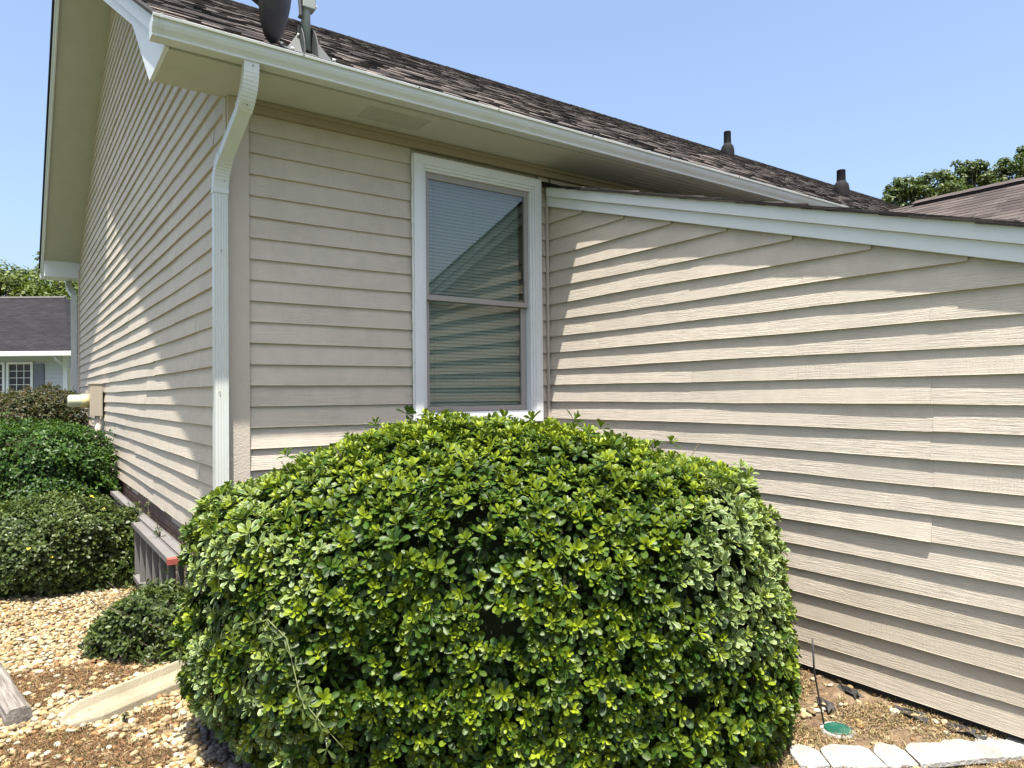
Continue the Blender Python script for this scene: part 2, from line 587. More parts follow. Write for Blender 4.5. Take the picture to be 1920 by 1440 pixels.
# board laps (outward -y)
for k in range(-9, 15):
    z = Z0 + k * E
    hh = .145 if k < 14 else .11
    if z < 3.297 - .01 and z + E > 1.38:
        board(wall_f, (.122, 0), (1.233, 0), (0, -1), z, random.uniform(-.001, .0015))
        if z < 3.28:
            board(wall_f, (2.373, 0), (W + .02, 0), (0, -1), z, random.uniform(-.001, .001))
    else:
        course(wall_f, (.122, 0), (W + .02, 0), (0, -1), z, [])
for k in range(12, 15):
    z = Z0 + k * E
    course(wall_f, (W + .05, 0), (18.9, 0), (0, -1), z, [3.1 + k % 3, 7.2, 11.5])
# frieze under the soffit
MB().box((.125, -.026, 3.335), (18.9, .02, 3.409)).build('frieze_board', M['brown_fascia'], wall_f, .003)
MB().box((.125, -.042, 3.382), (18.9, -.027, 3.4085)).build('frieze_moulding', M['brown_fascia'], wall_f, .003)
# corner boards
MB().box((-.006, -.012, .40), (.118, .02, 3.41)).build('corner_board', M['siding_end'], house, .003)
MB().box((-.012, .0215, .60), (.02, .100, 3.41)).build('corner_board', M['siding_end'], house, .003)
MB().box((W - .020, -.018, .1), (W + .002, .002, 3.10)).build('corner_bead', M['siding_end'], house, .002)

# ---- gable wall (plane x = 0, outward -x)
mb = MB()
def zu(y): return zroof(y) - .05 if y < RY else RZ - .05 - REAR * (y - RY)
mb.prism([(.10, .55), (YB, .55), (YB, zu(YB)), (RY, zu(RY)), (.10, zu(.10))], 0, .032, .10)
wall_g = mb.build('wall', M['siding_end'], house)
k = -6
while True:
    z = Z0 + k * E
    ya = max(.102, (z + .16 - 3.535) / SL - .47)
    yb = RY + (RZ - .16 - z) / REAR
    yb = min(yb, YB - .08)
    if yb - ya < .5:
        break
    # boards from a to b, joints every ~3-4 m at staggered places
    js = []
    s = random.uniform(.8, 3.4)
    while s < yb - ya:
        js.append(s)
        s += random.choice((1.2, 2.4, 3.05, 3.66))
    # normal needs A->B so that faces look outward: run from far to near
    course(wall_g, (0, yb), (0, ya), (-1, 0), z, js, 1.6)
    k += 1
MB().box((-.012, YB - .078, .3), (.02, YB + .012, 4.0)).build('corner_board', M['siding_end'], wall_g, .003)
# rear wall
MB().box((.03, YB - .06, 0), (19, YB, 4.0)).build('wall', M['siding_end'], house)
MB().prism([(.05, 0), (YB, 0), (YB, zu(YB)), (RY, zu(RY)), (.05, zu(.05))], 0, 18.9, 19.0).build('wall', M['siding_end'], house)

# foundation bricks under the gable wall
found = MB().box((.045, .02, -.05), (.14, YB, .60)).build('foundation', M['mortar'], house)
bm_mesh = None
for row in range(8):
    for i in range(36):
        y0 = .03 + i * .212 + (.106 if row % 2 else 0)
        if row < 2 and i > 14:
            continue
        if bm_mesh is None:
            o = MB().box((0, 0, 0), (.03, .20, .062)).build('brick', M['brick'], found, .003)
            bm_mesh = o.data
        else:
            o = bpy.data.objects.new('brick', bm_mesh)
            COL.objects.link(o)
            o.parent = found
        o.location = (.032 + random.uniform(-.002, .002), y0, .03 + row * .0735)
MB().box((.05, .035, -.05), (2.6, .12, .30)).build('foundation', M['mortar'], house)

# ---- lean-to wall (plane x = W, outward -x)
YE = -5.4
wall_l = MB().prism([(.03, .02), (YE, .02), (YE, zlean(YE) - .03), (.03, zlean(.03) - .03)], 0, W + .032, W + .10).build('wall', M['siding_end'], house)
for k in range(-10, 14):
    z = Z0 + k * E
    yl = (z + .02 - (3.27 - .165)) / .298
    yl = max(YE, yl)
    y_in = -.002
    if yl > -.15:
        continue
    js = []
    if k in (1, 0, -1, -2, -4, 4, 6):
        js.append(2.87 + random.uniform(-.02, .02))
    elif k in (2, -3, 7):
        js.append(1.45)
    elif k in (-8,):
        js.append(2.2 + random.uniform(-.6, .6))
    P0, P1 = Vector((W, y_in)), Vector((W, yl))
    L = (P1 - P0).length
    ss = [0] + [j for j in js if j < L - .2] + [L]
    for i, (a, b) in enumerate(zip(ss[:-1], ss[1:])):
        jit = random.uniform(-.0007, .0009)
        if k == -4 and i == 0:
            jit = .006
        board(wall_l, (W, y_in - a - (.0004 if a else 0)), (W, y_in - b + (.0004 if b < L else 0)), (-1, 0), z, jit, waviness=1.9)
MB().box((W + .03, YE, -.02), (W + .08, -.01, .16)).build('dark_gap_strip', M['dark'], wall_l)  # near-black strip filling the gap below the lowest siding board

# rake trim of the lean-to
def slant(name, x0, x1, y0, y1, dtop, dbot, mat, parent, bevel=.002):
    poly = [(y0, zlean(y0) - dtop), (y1, zlean(y1) - dtop), (y1, zlean(y1) - dbot), (y0, zlean(y0) - dbot)]
    return MB().prism(poly, 0, x0, x1).build(name, mat, parent, bevel)
lean = thing_roof = MB().prism([(.03, zlean(.03) - .012), (YE, zlean(YE) - .012), (YE, zlean(YE) - .10), (.03, zlean(.03) - .10)], 0, W + .002, 8.4).build('roof', M['shingle_edge'], house)
slant('rake_board', W - .036, W + .002, -.03, YE, .010, .088, M['trim'], lean)
slant('rake_board', W - .018, W + .001, -.012, YE, .0885, .166, M['trim'], lean)

# shingle generator -------------------------------------------------
def shingles(parent, o, u, v, n, U, V, clip=None, name='shingle', mat='shingle', crs=.143, tabs=(.08, .22), near=None, seed=3, n_near=0, thick=(.004, .010), strip=False):
    """tabs laid on the plane o + a*u + b*v (u along the eave, v up the slope)"""
    rnd = random.Random(seed)
    o, u, v, n = Vector(o), Vector(u).normalized(), Vector(v).normalized(), Vector(n).normalized()
    items = []
    rows = int(V / crs) + 1
    for r in range(rows):
        b0 = r * crs
        b1 = min(V, b0 + crs + .03)
        a = -rnd.uniform(0, .2)
        while a < U:
            w = rnd.uniform(*tabs)
            a0, a1 = max(0, a), min(U, a + w)
            a += w
            if a1 - a0 < .01:
                continue
            if clip and not clip((a0 + a1) / 2, b0):
                continue
            th = rnd.choice(thick) + rnd.uniform(0, .0015)
            t = rnd.random()
            if strip:
                t = t * .7 + .1
            vs = []
            jb = rnd.uniform(-.003, .003)
            for (aa, bb, hh) in ((a0, b0 + jb, 0), (a1 - .002, b0 + jb, 0), (a0, b0 + jb, th), (a1 - .002, b0 + jb, th), (a0, b1, .001), (a1 - .002, b1, .001)):
                vs.append(o + u * aa + v * bb + n * hh)
            fs = [(0, 1, 3, 2), (2, 3, 5, 4), (0, 2, 4), (1, 5, 3)]
            items.append((vs, fs, (t, t, t, 1), vs[2]))
    if near is not None and n_near:
        items.sort(key=lambda it: (it[3] - near).length)
    for it in items[:n_near]:
        MB().add(it[0], it[1], None, it[2]).build(name, M[mat], parent)
    m_ = MB()
    for it in items[n_near:]:
        m_.add(it[0], it[1], None, it[2])
    ob = m_.build(name, M[mat], parent)
    stuff(ob)
    return ob

# lean-to shingles: ragged dark edge along the rake
un = Vector((0, 1, .298)).normalized()
nn = Vector((0, -.298, 1)).normalized()
m_ = MB()
rnd = random.Random(5)
y = YE
while y < .0:
    L = .14
    for layer in range(3):
        x0 = W - .054 + rnd.uniform(-.0012, .0012) + layer * .003
        th = .005
        base = zlean(y) - .012 + layer * .0055 + rnd.uniform(-.001, .002)
        t = rnd.choice((.1, .3, .9))
        a = Vector((x0, y, base)); b = Vector((x0 + rnd.uniform(-.003, .003), min(.02, y + L * 1.5), base + .298 * L * 1.5 - .004))
        vs = [a, b, b + Vector((.16, 0, 0)), a + Vector((.16, 0, 0))]
        up = Vector((0, 0, th + rnd.uniform(0, .003)))
        vs += [q + up for q in vs]
        m_.add(vs, [(0, 1, 2, 3), (4, 7, 6, 5), (0, 4, 5, 1), (1, 5, 6, 2), (2, 6, 7, 3), (3, 7, 4, 0)], None, (t, t, t, 1))
    y += L
stuff(m_.build('shingle_edge', M['shingle_edge'], lean))
shingles(lean, (W - .04, YE - .03, zlean(YE - .03) + .004), (1, 0, 0), (0, 1, .298), nn, 5.9, 5.6, near=CAM, n_near=90, seed=9)

# ---- main roof
mb = MB()
th = .17
mb.prism([(-.43, zroof(-.43) - .012), (RY, RZ - .012), (YB + .45, RZ - REAR * (YB + .45 - RY)), (YB + .45, RZ - REAR * (YB + .45 - RY) - .05), (RY, RZ - .07), (-.43, zroof(-.43) - .06)], 0, -.40, 19.4)
roof = mb.build('roof', M['shingle_edge'], house)
nn = Vector((0, -SL, 1)).normalized()
shingles(roof, (-.463, -.485, zroof(-.485) - .004), (1, 0, 0), (0, 1, SL), nn, 19.9, 7.14, near=CAM + Vector((1.2, 0, 1)), n_near=200, seed=1)
# ridge caps
m_ = MB()
x = -.46
rnd = random.Random(8)
while x < 19.4:
    t = rnd.random() * .5
    z = RZ + .012 + rnd.uniform(0, .006)
    m_.add([(x, RY - .15, z - .085), (x + .21, RY - .15, z - .085), (x, RY, z + .008), (x + .21, RY, z), (x, RY + .15, z - .08), (x + .21, RY + .15, z - .08), (x, RY - .15, z - .10), (x + .21, RY - .15, z - .10)], [(0, 1, 3, 2), (2, 3, 5, 4), (6, 7, 1, 0), (0, 2, 4)], None, (t, t, t, 1))
    x += .145
stuff(m_.build('ridge_cap', M['shingle_edge'], roof))
MB().prism([(RY - .17, RZ - .09), (RY, RZ + .015), (RY + .17, RZ - .08), (RY + .17, RZ - .12), (RY - .17, RZ - .13)], 0, .3, 18.6).build('ridge_vent', M['vent'], roof)

# near rake: fascia boards, upper trim, soffit of the overhang
XO = -.42
poly = [(-.432, 3.409), (.05, 3.409), (.73, 4.03), (RY + .02, RZ - .27), (RY + .02, RZ - .02), (-.432, zroof(-.432) - .03)]
fas = MB().prism(poly, 0, XO, XO + .022).build('rake_fascia', M['trim'], roof, .0015)
dz = .118
MB().prism([(-.435, zroof(-.435) - dz), (RY, RZ - dz), (RY, RZ - .012), (-.435, zroof(-.435) - .012)], 0, XO - .02, XO - .0005).build('rake_trim', M['trim'], roof, .0015)
MB().prism([(-.50, zroof(-.50) - .008), (RY, RZ - .012 + .004), (RY, RZ + .006), (-.50, zroof(-.50) + .012)], 0, XO - .045, XO - .005).build('shingle_edge', M['shingle_edge'], roof)
# sloped soffit under the near rake
MB().prism([(.73, 4.045), (RY, RZ - .25), (RY, RZ - .235), (.73, 4.06)], 0, XO + .023, .02).build('rake_soffit', M['soffit'], roof)
# slanted back of the eave box
MB().prism([(.05, 3.413), (.73, 4.034), (.70, 4.045), (.03, 3.425)], 0, XO + .023, -.001).build('box_panel', M['soffit'], roof)
# rear rake
def zr(y): return RZ - REAR * (y - RY)
XR = -.575
YR = YB + .47
MB().prism([(RY - .02, zr(RY) - .02), (YR, zr(YR) - .02), (YR, zr(YR) - .215), (RY - .02, zr(RY) - .215)], 0, XR, XR + .022).build('rake_fascia', M['trim'], roof, .0015)
MB().prism([(RY - .02, zr(RY) - .012), (YR, zr(YR) - .012), (YR, zr(YR) - .11), (RY - .02, zr(RY) - .11)], 0, XR - .022, XR - .0005).build('rake_trim', M['trim'], roof, .0015)
MB().prism([(RY, zr(RY) + .006), (YR + .04, zr(YR + .04) + .006), (YR + .04, zr(YR + .04) - .018), (RY, zr(RY) - .018)], 0, XR - .05, -.38).build('shingle_edge', M['shingle_edge'], roof)
MB().prism([(RY, zr(RY) - .17), (YB - .02, zr(YB - .02) - .17), (YB - .02, zr(YB) - .185), (RY, zr(RY) - .185)], 0, XR + .023, .02).build('rake_soffit', M['soffit'], roof)
# rear eave return box
MB().prism([(YB - .02, zr(YB) - .175), (YR - .01, zr(YR) - .05), (YR - .01, 3.86), (YB - .02, 3.86)], 0, XR + .024, .02).build('eave_return', M['trim'], roof, .002)
MB().box((XR - .03, YR + .002, 3.87), (19, YR + .11, 3.99)).build('gutter', M['gutter'], house, .01)

# front soffit, fascia
MB().box((XO + .0225, -.414, ZS), (19.2, -.001, ZS + .012)).build('soffit', M['soffit'], house)
MB().box((XO + .023, -.4325, ZS + .012), (19.2, -.416, ZS + .10)).build('fascia', M['soffit'], house, .001)
MB().box((XO + .023, -.001, ZS), (-.001, .05, ZS + .012)).build('soffit', M['soffit'], house)
# soffit vent
v = MB()
x0, x1, y0, y1 = .765, 1.205, -.345, -.135
for a, b in (((x0, y0), (x1, y0 + .008)), ((x0, y1 - .008), (x1, y1)), ((x0, y0 + .008), (x0 + .008, y1 - .008)), ((x1 - .008, y0 + .008), (x1, y1 - .008))):
    v.box((*a, ZS - .004), (*b, ZS - .0005))
sv = v.build('soffit_vent', M['soffit'], house)
for j in range(9):
    yy = y0 + .022 + j * .02
    MB().box((x0 + .014, yy, ZS - .0032), (x1 - .014, yy + .011, ZS - .0012)).build('louvre', M['soffit'], sv)
v = MB()
for i in range(2):
    for j in range(5):
        v.box((3.2 + i * 1.4, -.36 + j * .06, ZS - .004), (4.2 + i * 1.4, -.335 + j * .06, ZS - .001))
v.build('soffit_vent', M['soffit'], house)

# gutter (K profile)
prof = [(-.434, 3.508), (-.434, 3.418), (-.510, 3.416), (-.515, 3.419), (-.5155, 3.430), (-.521, 3.440), (-.533, 3.456), (-.541, 3.474), (-.544, 3.499), (-.556, 3.500), (-.558, 3.512), (-.552, 3.516), (-.536, 3.514)]
inner = [(-.540, 3.506), (-.538, 3.476), (-.518, 3.444), (-.510, 3.424), (-.440, 3.424), (-.440, 3.508)]
m_ = MB()
xs = [-.488] + [i * 1.0 for i in range(0, 20)] + [19.35]
full = prof + inner
for i in range(len(xs) - 1):
    n = len(full)
    vs = [(xs[i], p[0] , p[1] - .0009 * xs[i]) for p in full] + [(xs[i + 1], p[0], p[1] - .0009 * xs[i + 1]) for p in full]
    m_.add(vs, [(j, j + n, (j + 1) % n + n, (j + 1) % n) for j in range(n)], None, None, False)
gut = m_.build('gutter', M['gutter'], house)
m_ = MB()
m_.prism(prof, 0, -.492, -.484)
m_.build('end_cap', M['gutter'], gut, .001)
m_ = MB()
for xx in [-.46 + .0, 3.05, 6.1, 9.1, 12.2]:
    n = len(prof)
    m_.add([(xx, p[0] - .0025, p[1] + (.002 if p[1] > 3.505 else -.002)) for p in prof[1:]] + [(xx + .012, p[0] - .0025, p[1] + (.002 if p[1] > 3.505 else -.002)) for p in prof[1:]], [(j, j + n - 1, j + n, j + 1) for j in range(n - 2)])
m_.build('seam', M['gutter'], gut)
m_ = MB()
for xx in (.27, 1.0, 1.6, 2.45, 3.3, 4.2, 5.3, 6.6):
    m_.tube([(xx, -.553, 3.506), (xx, -.562, 3.506)], .0045, 6)
m_.build('screw', M['dish'], gut)

# downspout
def rect_sweep(path, w, d, ridged=True, crimps=()):
    """path: list of (point, scale); profile in x (w) and path-perpendicular (d)"""
    m_ = MB()
    rings = []
    prof2 = []
    nr = 5
    hw, hd = w / 2, d / 2
    front = [(-hw, -hd)]
    if ridged:
        for i in range(nr):
            c = -hw + w * (i + .5) / nr
            front += [(c - w * .055, -hd), (c - w * .03, -hd + .003), (c + w * .03, -hd + .003), (c + w * .055, -hd)]
    front += [(hw, -hd)]
    prof2 = front + [(hw + .0, -hd + .004), (hw, hd), (-hw, hd), (-hw, -hd + .004)]
    pts = [Vector(p) for p, s in path]
    for i, (p, s) in enumerate(path):
        t = (pts[min(i + 1, len(pts) - 1)] - pts[max(i - 1, 0)]).normalized()
        xax = Vector((1, 0, 0))
        yax = t.cross(xax).normalized()        # for t=-z: (-z) x (x) = -y
        if yax.y > 0:
            yax = -yax
        xax = (xax - t * xax.dot(t)).normalized()
        rings.append([Vector(p) + xax * a * s - yax * b * s for a, b in prof2])
    n = len(prof2)
    vs = [q for r_ in rings for q in r_]
    fs = []
    for i in range(len(rings) - 1):
        for j in range(n):
            fs.append((i * n + j, i * n + (j + 1) % n, (i + 1) * n + (j + 1) % n, (i + 1) * n + j))
    fs.append(tuple(range(n)))
    fs.append(tuple(range(len(vs) - 1, len(vs) - n - 1, -1)))
    return m_.add(vs, fs)
ds = rect_sweep([((-.062, -.052, z), 1.0) for z in (2.90, 2.4, 1.9, 1.4, .9, .45)] , .078, .055).build('downspout', M['gutter'], house)
def arc(P, Q, Rr, n=12):
    out = []
    P, Q, Rr = Vector(P), Vector(Q), Vector(Rr)
    for i in range(n + 1):
        t = i / n
        out.append(P * (1 - t) ** 2 + Q * 2 * t * (1 - t) + Rr * t * t)
    return out
up_ = arc((.0, -.478, 3.42), (.0, -.478, 3.275), (-.014, -.385, 3.19), 26)
path = []
for i, q in enumerate(up_):
    path.append((q, 1.0 + (.035 if (i % 2 and 3 < i) else 0)))
rect_sweep(path, .080, .060, False).build('elbow', M['gutter'], ds)
rect_sweep([((-.012, -.395, 3.198), .97), ((-.052, -.128, 2.985), .97)], .078, .056, False).build('offset_pipe', M['gutter'], ds)
lo = arc((-.050, -.14, 2.995), (-.062, -.052, 2.925), (-.062, -.052, 2.80), 20)
path = [(q, 1.03 + (.05 if i % 2 and 2 < i < 15 else 0)) for i, q in enumerate(lo)]
rect_sweep(path, .080, .058, False).build('elbow', M['gutter'], ds)
MB().box((-.106, -.083, 2.79), (-.018, -.021, 2.815)).build('collar', M['gutter'], ds, .002)
m_ = MB()
for p in ((-.062, -.082, 2.45), (-.074, -.082, 1.62), (-.045, -.084, 2.86), (0.005, -.511, 3.395), (-.008, -.44, 3.20), (-.03, -.43, 3.20)):
    m_.tube([p, (p[0], p[1] - .005, p[2])], .0035, 6)
m_.build('screw', M['dish'], ds)
ds2 = rect_sweep([((-.075, YB + .10, z), 1.0) for z in (3.55, 2.5, 1.5, .3)], .10, .07).build('downspout', M['gutter'], house)
rect_sweep([(q, 1.0) for q in arc((-.14, YR + .06, 3.86), (-.14, YR, 3.70), (-.075, YB + .10, 3.54), 8)], .10, .07, False).build('elbow', M['gutter'], ds2)

# ---- window
wx0, wx1, wz0, wz1 = 1.235, 2.371, 1.375, 3.295
win = MB().box((1.33, .05, 1.40), (2.285, .058, 1.44)).build('window', M['trim'], house)
def frame(name, x0, x1, z0, z1, w, y0, y1, mat, parent, bevel=.0015, wt=None, wb=None):
    wt = w if wt is None else wt
    wb = w if wb is None else wb
    MB().box((x0, y0, z0 + wb), (x0 + w, y1, z1 - wt)).build(name, mat, parent, bevel)
    MB().box((x1 - w, y0, z0 + wb), (x1, y1, z1 - wt)).build(name, mat, parent, bevel)
    MB().box((x0, y0, z1 - wt), (x1, y1, z1)).build(name, mat, parent, bevel)
    MB().box((x0, y0, z0), (x1, y1, z0 + wb)).build(name, mat, parent, bevel)
frame('casing', wx0, wx1, wz0, wz1, .066, -.034, .03, M['trim'], win)
frame('casing', wx0 + .064, wx1 - .064, wz0 + .05, wz1 - .064, .022, -.024, .045, M['trim'], win)
frame('casing', wx0 + .085, wx1 - .085, wz0 + .07, wz1 - .085, .018, -.012, .075, M['trim'], win)
ix0, ix1, iz0, iz1 = wx0 + .1035, wx1 - .1035, wz0 + .085, wz1 - .1025
zm = 2.285
# upper sash (outer), lower sash (inner)
frame('sash', ix0, ix1, zm - .012, iz1, .036, .012, .040, M['sash'], win, .002, wb=.038, wt=.045)
frame('sash', ix0, ix1, iz0 - .03, zm + .018, .052, .044, .070, M['sash'], win, .002, wb=.075, wt=.030)
MB().box((ix0 + .02, .026, zm + .015), (ix1 - .02, .030, iz1 - .02)).build('pane', M['glass'], win)
MB().box((ix0 + .04, .055, iz0 + .03), (ix1 - .04, .059, zm)).build('pane', M['glass'], win)
MB().box((ix0 + .055, .040, iz0 + .01), (ix1 - .02, .0425, iz0 + .022)).build('sill', M['sash'], win)
m_ = MB()
z = iz0 + .02
slat_list = []
z = iz0 + .05
while z < iz1:
    m_.add([(ix0 + .03, .100, z), (ix1 - .03, .100, z), (ix1 - .03, .110, z + .0240), (ix0 + .03, .110, z + .0240)], [(0, 1, 2, 3)])
    m_.add([(ix0 + .03, .1005, z - .001), (ix1 - .03, .1005, z - .001), (ix1 - .03, .100, z), (ix0 + .03, .100, z)], [(0, 1, 2, 3)])
    z += .0258
bl = m_.build('blind', M['blind'], win)
stuff(bl)
m_ = MB()
for xx in (ix0 + .12, (ix0 + ix1) / 2, ix1 - .12):
    m_.tube([(xx, .098, iz0), (xx, .098, iz1)], .0006, 4)
m_.tube([(ix0 + .07, .092, iz0 + .1), (ix0 + .07, .092, iz1)], .003, 5)
m_.build('blind_cord', M['interior'], win)
MB().box((1.0, .16, 1.0), (2.8, .18, 3.5)).build('interior_wall', M['interior'], win)
# caulk bead at the left casing edge
m_ = MB()
rnd = random.Random(2)
pts, rr = [], []
zz = wz0
while zz < wz1:
    pts.append((wx0 - .002 + rnd.uniform(-.003, .002), -.014, zz))
    rr.append(.006 + rnd.random() * .005)
    zz += .03
m_.tube(pts, rr, 6)
m_.build('caulk', M['caulk'], win)

# ---- vent pipes on the roof
def lathe(mb, c, prof, sides=14, axis=Vector((0, 0, 1)), smooth=True):
    axis = axis.normalized()
    s = axis.cross(Vector((0, 1, 0))).normalized() if abs(axis.y) < .9 else axis.cross(Vector((1, 0, 0))).normalized()
    t = axis.cross(s).normalized()
    c = Vector(c)
    vs = []
    for h, r_ in prof:
        for k in range(sides):
            a = 2 * math.pi * k / sides
            vs.append(c + axis * h + (s * math.cos(a) + t * math.sin(a)) * r_)
    fs = []
    for i in range(len(prof) - 1):
        for k in range(sides):
            k2 = (k + 1) % sides
            fs.append((i * sides + k, i * sides + k2, (i + 1) * sides + k2, (i + 1) * sides + k))
    mb.add(vs, fs, None, None, smooth)
    return mb
def vent_pipe(x, y, s, hp):
    z = zroof(y)
    p = lathe(MB(), (x, y, z), [(-.12 * s, .155 * s), (.07 * s, .15 * s), (.16 * s, .135 * s), (.235 * s, .085 * s), (.24 * s, .0)]).build('vent_pipe', M['vent'], roof)
    lathe(MB(), (x, y, z), [(.20 * s, .084 * s), (.50 * s * hp, .080 * s), (.505 * s * hp, .082 * s), (.515 * s * hp, .074 * s), (.45 * s, .055 * s), (.3 * s, .05 * s)]).build('pipe', M['vent'], p)
    MB().add([(x - .2 * s, y - .26 * s, zroof(y - .26 * s) + .014), (x + .2 * s, y - .26 * s, zroof(y - .26 * s) + .014), (x + .2 * s, y + .2 * s, zroof(y + .2 * s) + .014), (x - .2 * s, y + .2 * s, zroof(y + .2 * s) + .014)], [(0, 1, 2, 3)]).build('flashing', M['vent'], p)
vent_pipe(11.35, 2.45, .95, .88)
vent_pipe(11.70, 5.2, .95, 1.0)

# ---- wing roof at the right, beyond the lean-to
xr, zrg = 10.7, 4.56
sw = .5
wr = MB().prism([(xr, zrg - .012), (8.6, zrg - .012 - sw * (xr - 8.6)), (8.6, zrg - .10 - sw * (xr - 8.6)), (xr, zrg - .20), (12.9, zrg - .10 - sw * 2.2), (12.9, zrg - .012 - sw * 2.2)], 1, -9.0, 1.35).build('roof', M['shingle_edge'], house)
nw = Vector((-sw, 0, 1)).normalized()
shingles(wr, (8.55, -9.0, zrg - sw * (xr - 8.55)), (0, 1, 0), (1, 0, sw), nw, 10.4, 2.42, mat='shingle_brown', seed=12, tabs=(.30, .32), thick=(.006, .008), strip=True, near=Vector((9, -1, 4)), n_near=0, crs=.15)
m_ = MB().prism([(xr - .15, zrg - .055), (xr - .15, zrg - .02), (xr, zrg + .055), (xr + .15, zrg - .02), (xr + .15, zrg - .055)], 1, -9.0, .75)
m_.build('ridge_vent', M['vent'], wr)
m_ = MB()
yy = -9.0
while yy < .8:
    m_.add([(xr - .155, yy, zrg - .016), (xr - .155, yy + .30, zrg - .020), (xr, yy + .30, zrg + .058), (xr, yy, zrg + .064), (xr + .155, yy, zrg - .016), (xr + .155, yy + .30, zrg - .020)], [(0, 1, 2, 3), (3, 2, 5, 4), ], None, (.6, .6, .6, 1))
    yy += .29
stuff(m_.build('ridge_cap', M['shingle_brown'], wr))
MB().box((8.9, -8.8, 0), (12.6, .9, zrg - 1.05)).build('wall', M['siding_end'], house)

# ---- satellite dish on its mast
sd = thing('satellite_dish', 'dark grey satellite dish on a grey mast bolted to the shingles above the gutter', 'satellite dish', (.37, -.32, zroof(-.32)))
def P3(x, y, z): return (x, y, z)
b = Vector((0, 0, 0))
m_ = MB()
def rp(x, y, h=0): return Vector((x, y, SL * y)) + Vector((0, -SL, 1)).normalized() * h
vs = [rp(-.13, -.10, .012), rp(.13, -.10, .012), rp(.13, .12, .012), rp(-.13, .12, .012), rp(-.13, -.10, .020), rp(.13, -.10, .020), rp(.13, .12, .020), rp(-.13, .12, .020)]
m_.add(vs, [(0, 3, 2, 1), (4, 5, 6, 7), (0, 1, 5, 4), (1, 2, 6, 5), (2, 3, 7, 6), (3, 0, 4, 7)])
m_.build('base_plate', M['greymetal'], sd)
for sx in (-.043, .037):
    pts = []
    for t in np.linspace(0, 1, 9):
        a = math.pi * t
        pts.append((-.075 * math.cos(a) * (1.2 - .2 * math.sin(a)), .015 + .16 * math.sin(a) ** .7 - (.05 * math.cos(a))))
    poly = [(p[0], p[1]) for p in pts]
    MB().prism(poly, 0, sx, sx + .006).build('bracket', M['greymetal'], sd)
for sx, sg in ((-.05, -1), (.05, 1)):
    vs = [rp(sx, -.06, .02), rp(sx + sg * .085, -.04, .02), rp(sx, .02, .02) + Vector((0, 0, .10))]
    vs += [q + Vector((0, .004, 0)) for q in vs]
    MB().add(vs, [(0, 1, 2), (5, 4, 3), (0, 3, 4, 1), (1, 4, 5, 2), (2, 5, 3, 0)]).build('gusset', M['greymetal'], sd)
m_ = MB()
for q in (rp(.13, -.09, .02), rp(-.12, -.09, .02), rp(.12, .10, .02), rp(-.12, .10, .02)):
    m_.tube([q, q + Vector((0, -.006, .014))], .010, 6)
m_.tube([(-.05, -.01, .11), (-.06, -.01, .11)], .009, 6)
m_.build('bolt', M['bolt'], sd)
lean_t = Vector((-.012, 0, .62))
m_ = MB().tube([(0, 0, .03), lean_t], .0265, 16)
m_.build('mast', M['mast'], sd)
MB().box((-.034, -.040, .275), (.045, .034, .50)).build('clamp', M['mast'], sd, .006)
m_ = MB()
for z in (.305, .36, .44):
    m_.tube([(.046, -.018, z), (.056, -.018, z)], .009, 6)
    m_.tube([(.046, .018, z), (.056, .018, z)], .009, 6)
m_.build('bolt', M['bolt'], sd)
MB().tube([(-.035, -.02, .40), (-.05, -.03, .30), (-.045, -.03, .225), (-.048, -.028, .205)], [.012, .011, .010, .014], 8).build('cable', M['dish'], sd)
MB().tube([(-.03, 0, .37), (-.13, .02, .40), (-.19, .05, .42)], [.03, .035, .05], 10).build('elevation_bracket', M['greymetal'], sd)
# reflector: shallow oval bowl, back toward the camera side
nrm = Vector((-.80, .56, .22)).normalized()
s_ = nrm.cross(Vector((0, 0, 1))).normalized()
t_ = s_.cross(nrm).normalized()
s_, t_ = s_ * math.cos(.3) + t_ * math.sin(.3), t_ * math.cos(.3) - s_ * math.sin(.3)
c = Vector((-.105, .06, .385))
vs, fs = [], []
NR, NA = 7, 28
for i in range(NR + 1):
    r_ = i / NR
    for j in range(NA):
        a = 2 * math.pi * j / NA
        vs.append(c + s_ * (.25 * r_ * math.cos(a)) + t_ * (.30 * r_ * math.sin(a)) + nrm * (.06 * r_ * r_))
for i in range(NR):
    for j in range(NA):
        j2 = (j + 1) % NA
        fs.append((i * NA + j, i * NA + j2, (i + 1) * NA + j2, (i + 1) * NA + j))
k0 = len(vs)
vs += [q - nrm * .004 for q in vs[:k0]]
fs += [tuple(k0 + q for q in f[::-1]) for f in fs]
fs += [(NR * NA + j, NR * NA + (j + 1) % NA, k0 + NR * NA + (j + 1) % NA, k0 + NR * NA + j) for j in range(NA)]
MB().add(vs, fs, None, None, True).build('reflector', M['dish'], sd)
arm = MB().tube([Vector((-.235, .07, .262)), Vector((-.352, .028, .295)), Vector((-.50, -.02, .36))], .017, 8).build('feed_arm', M['greymetal'], sd)
e = Vector((-.50, -.02, .37))
lathe(MB(), e, [(0, .0), (0, .03), (.09, .035), (.10, 0)], 10, -nrm).build('feed_horn', M['greymetal'], sd)

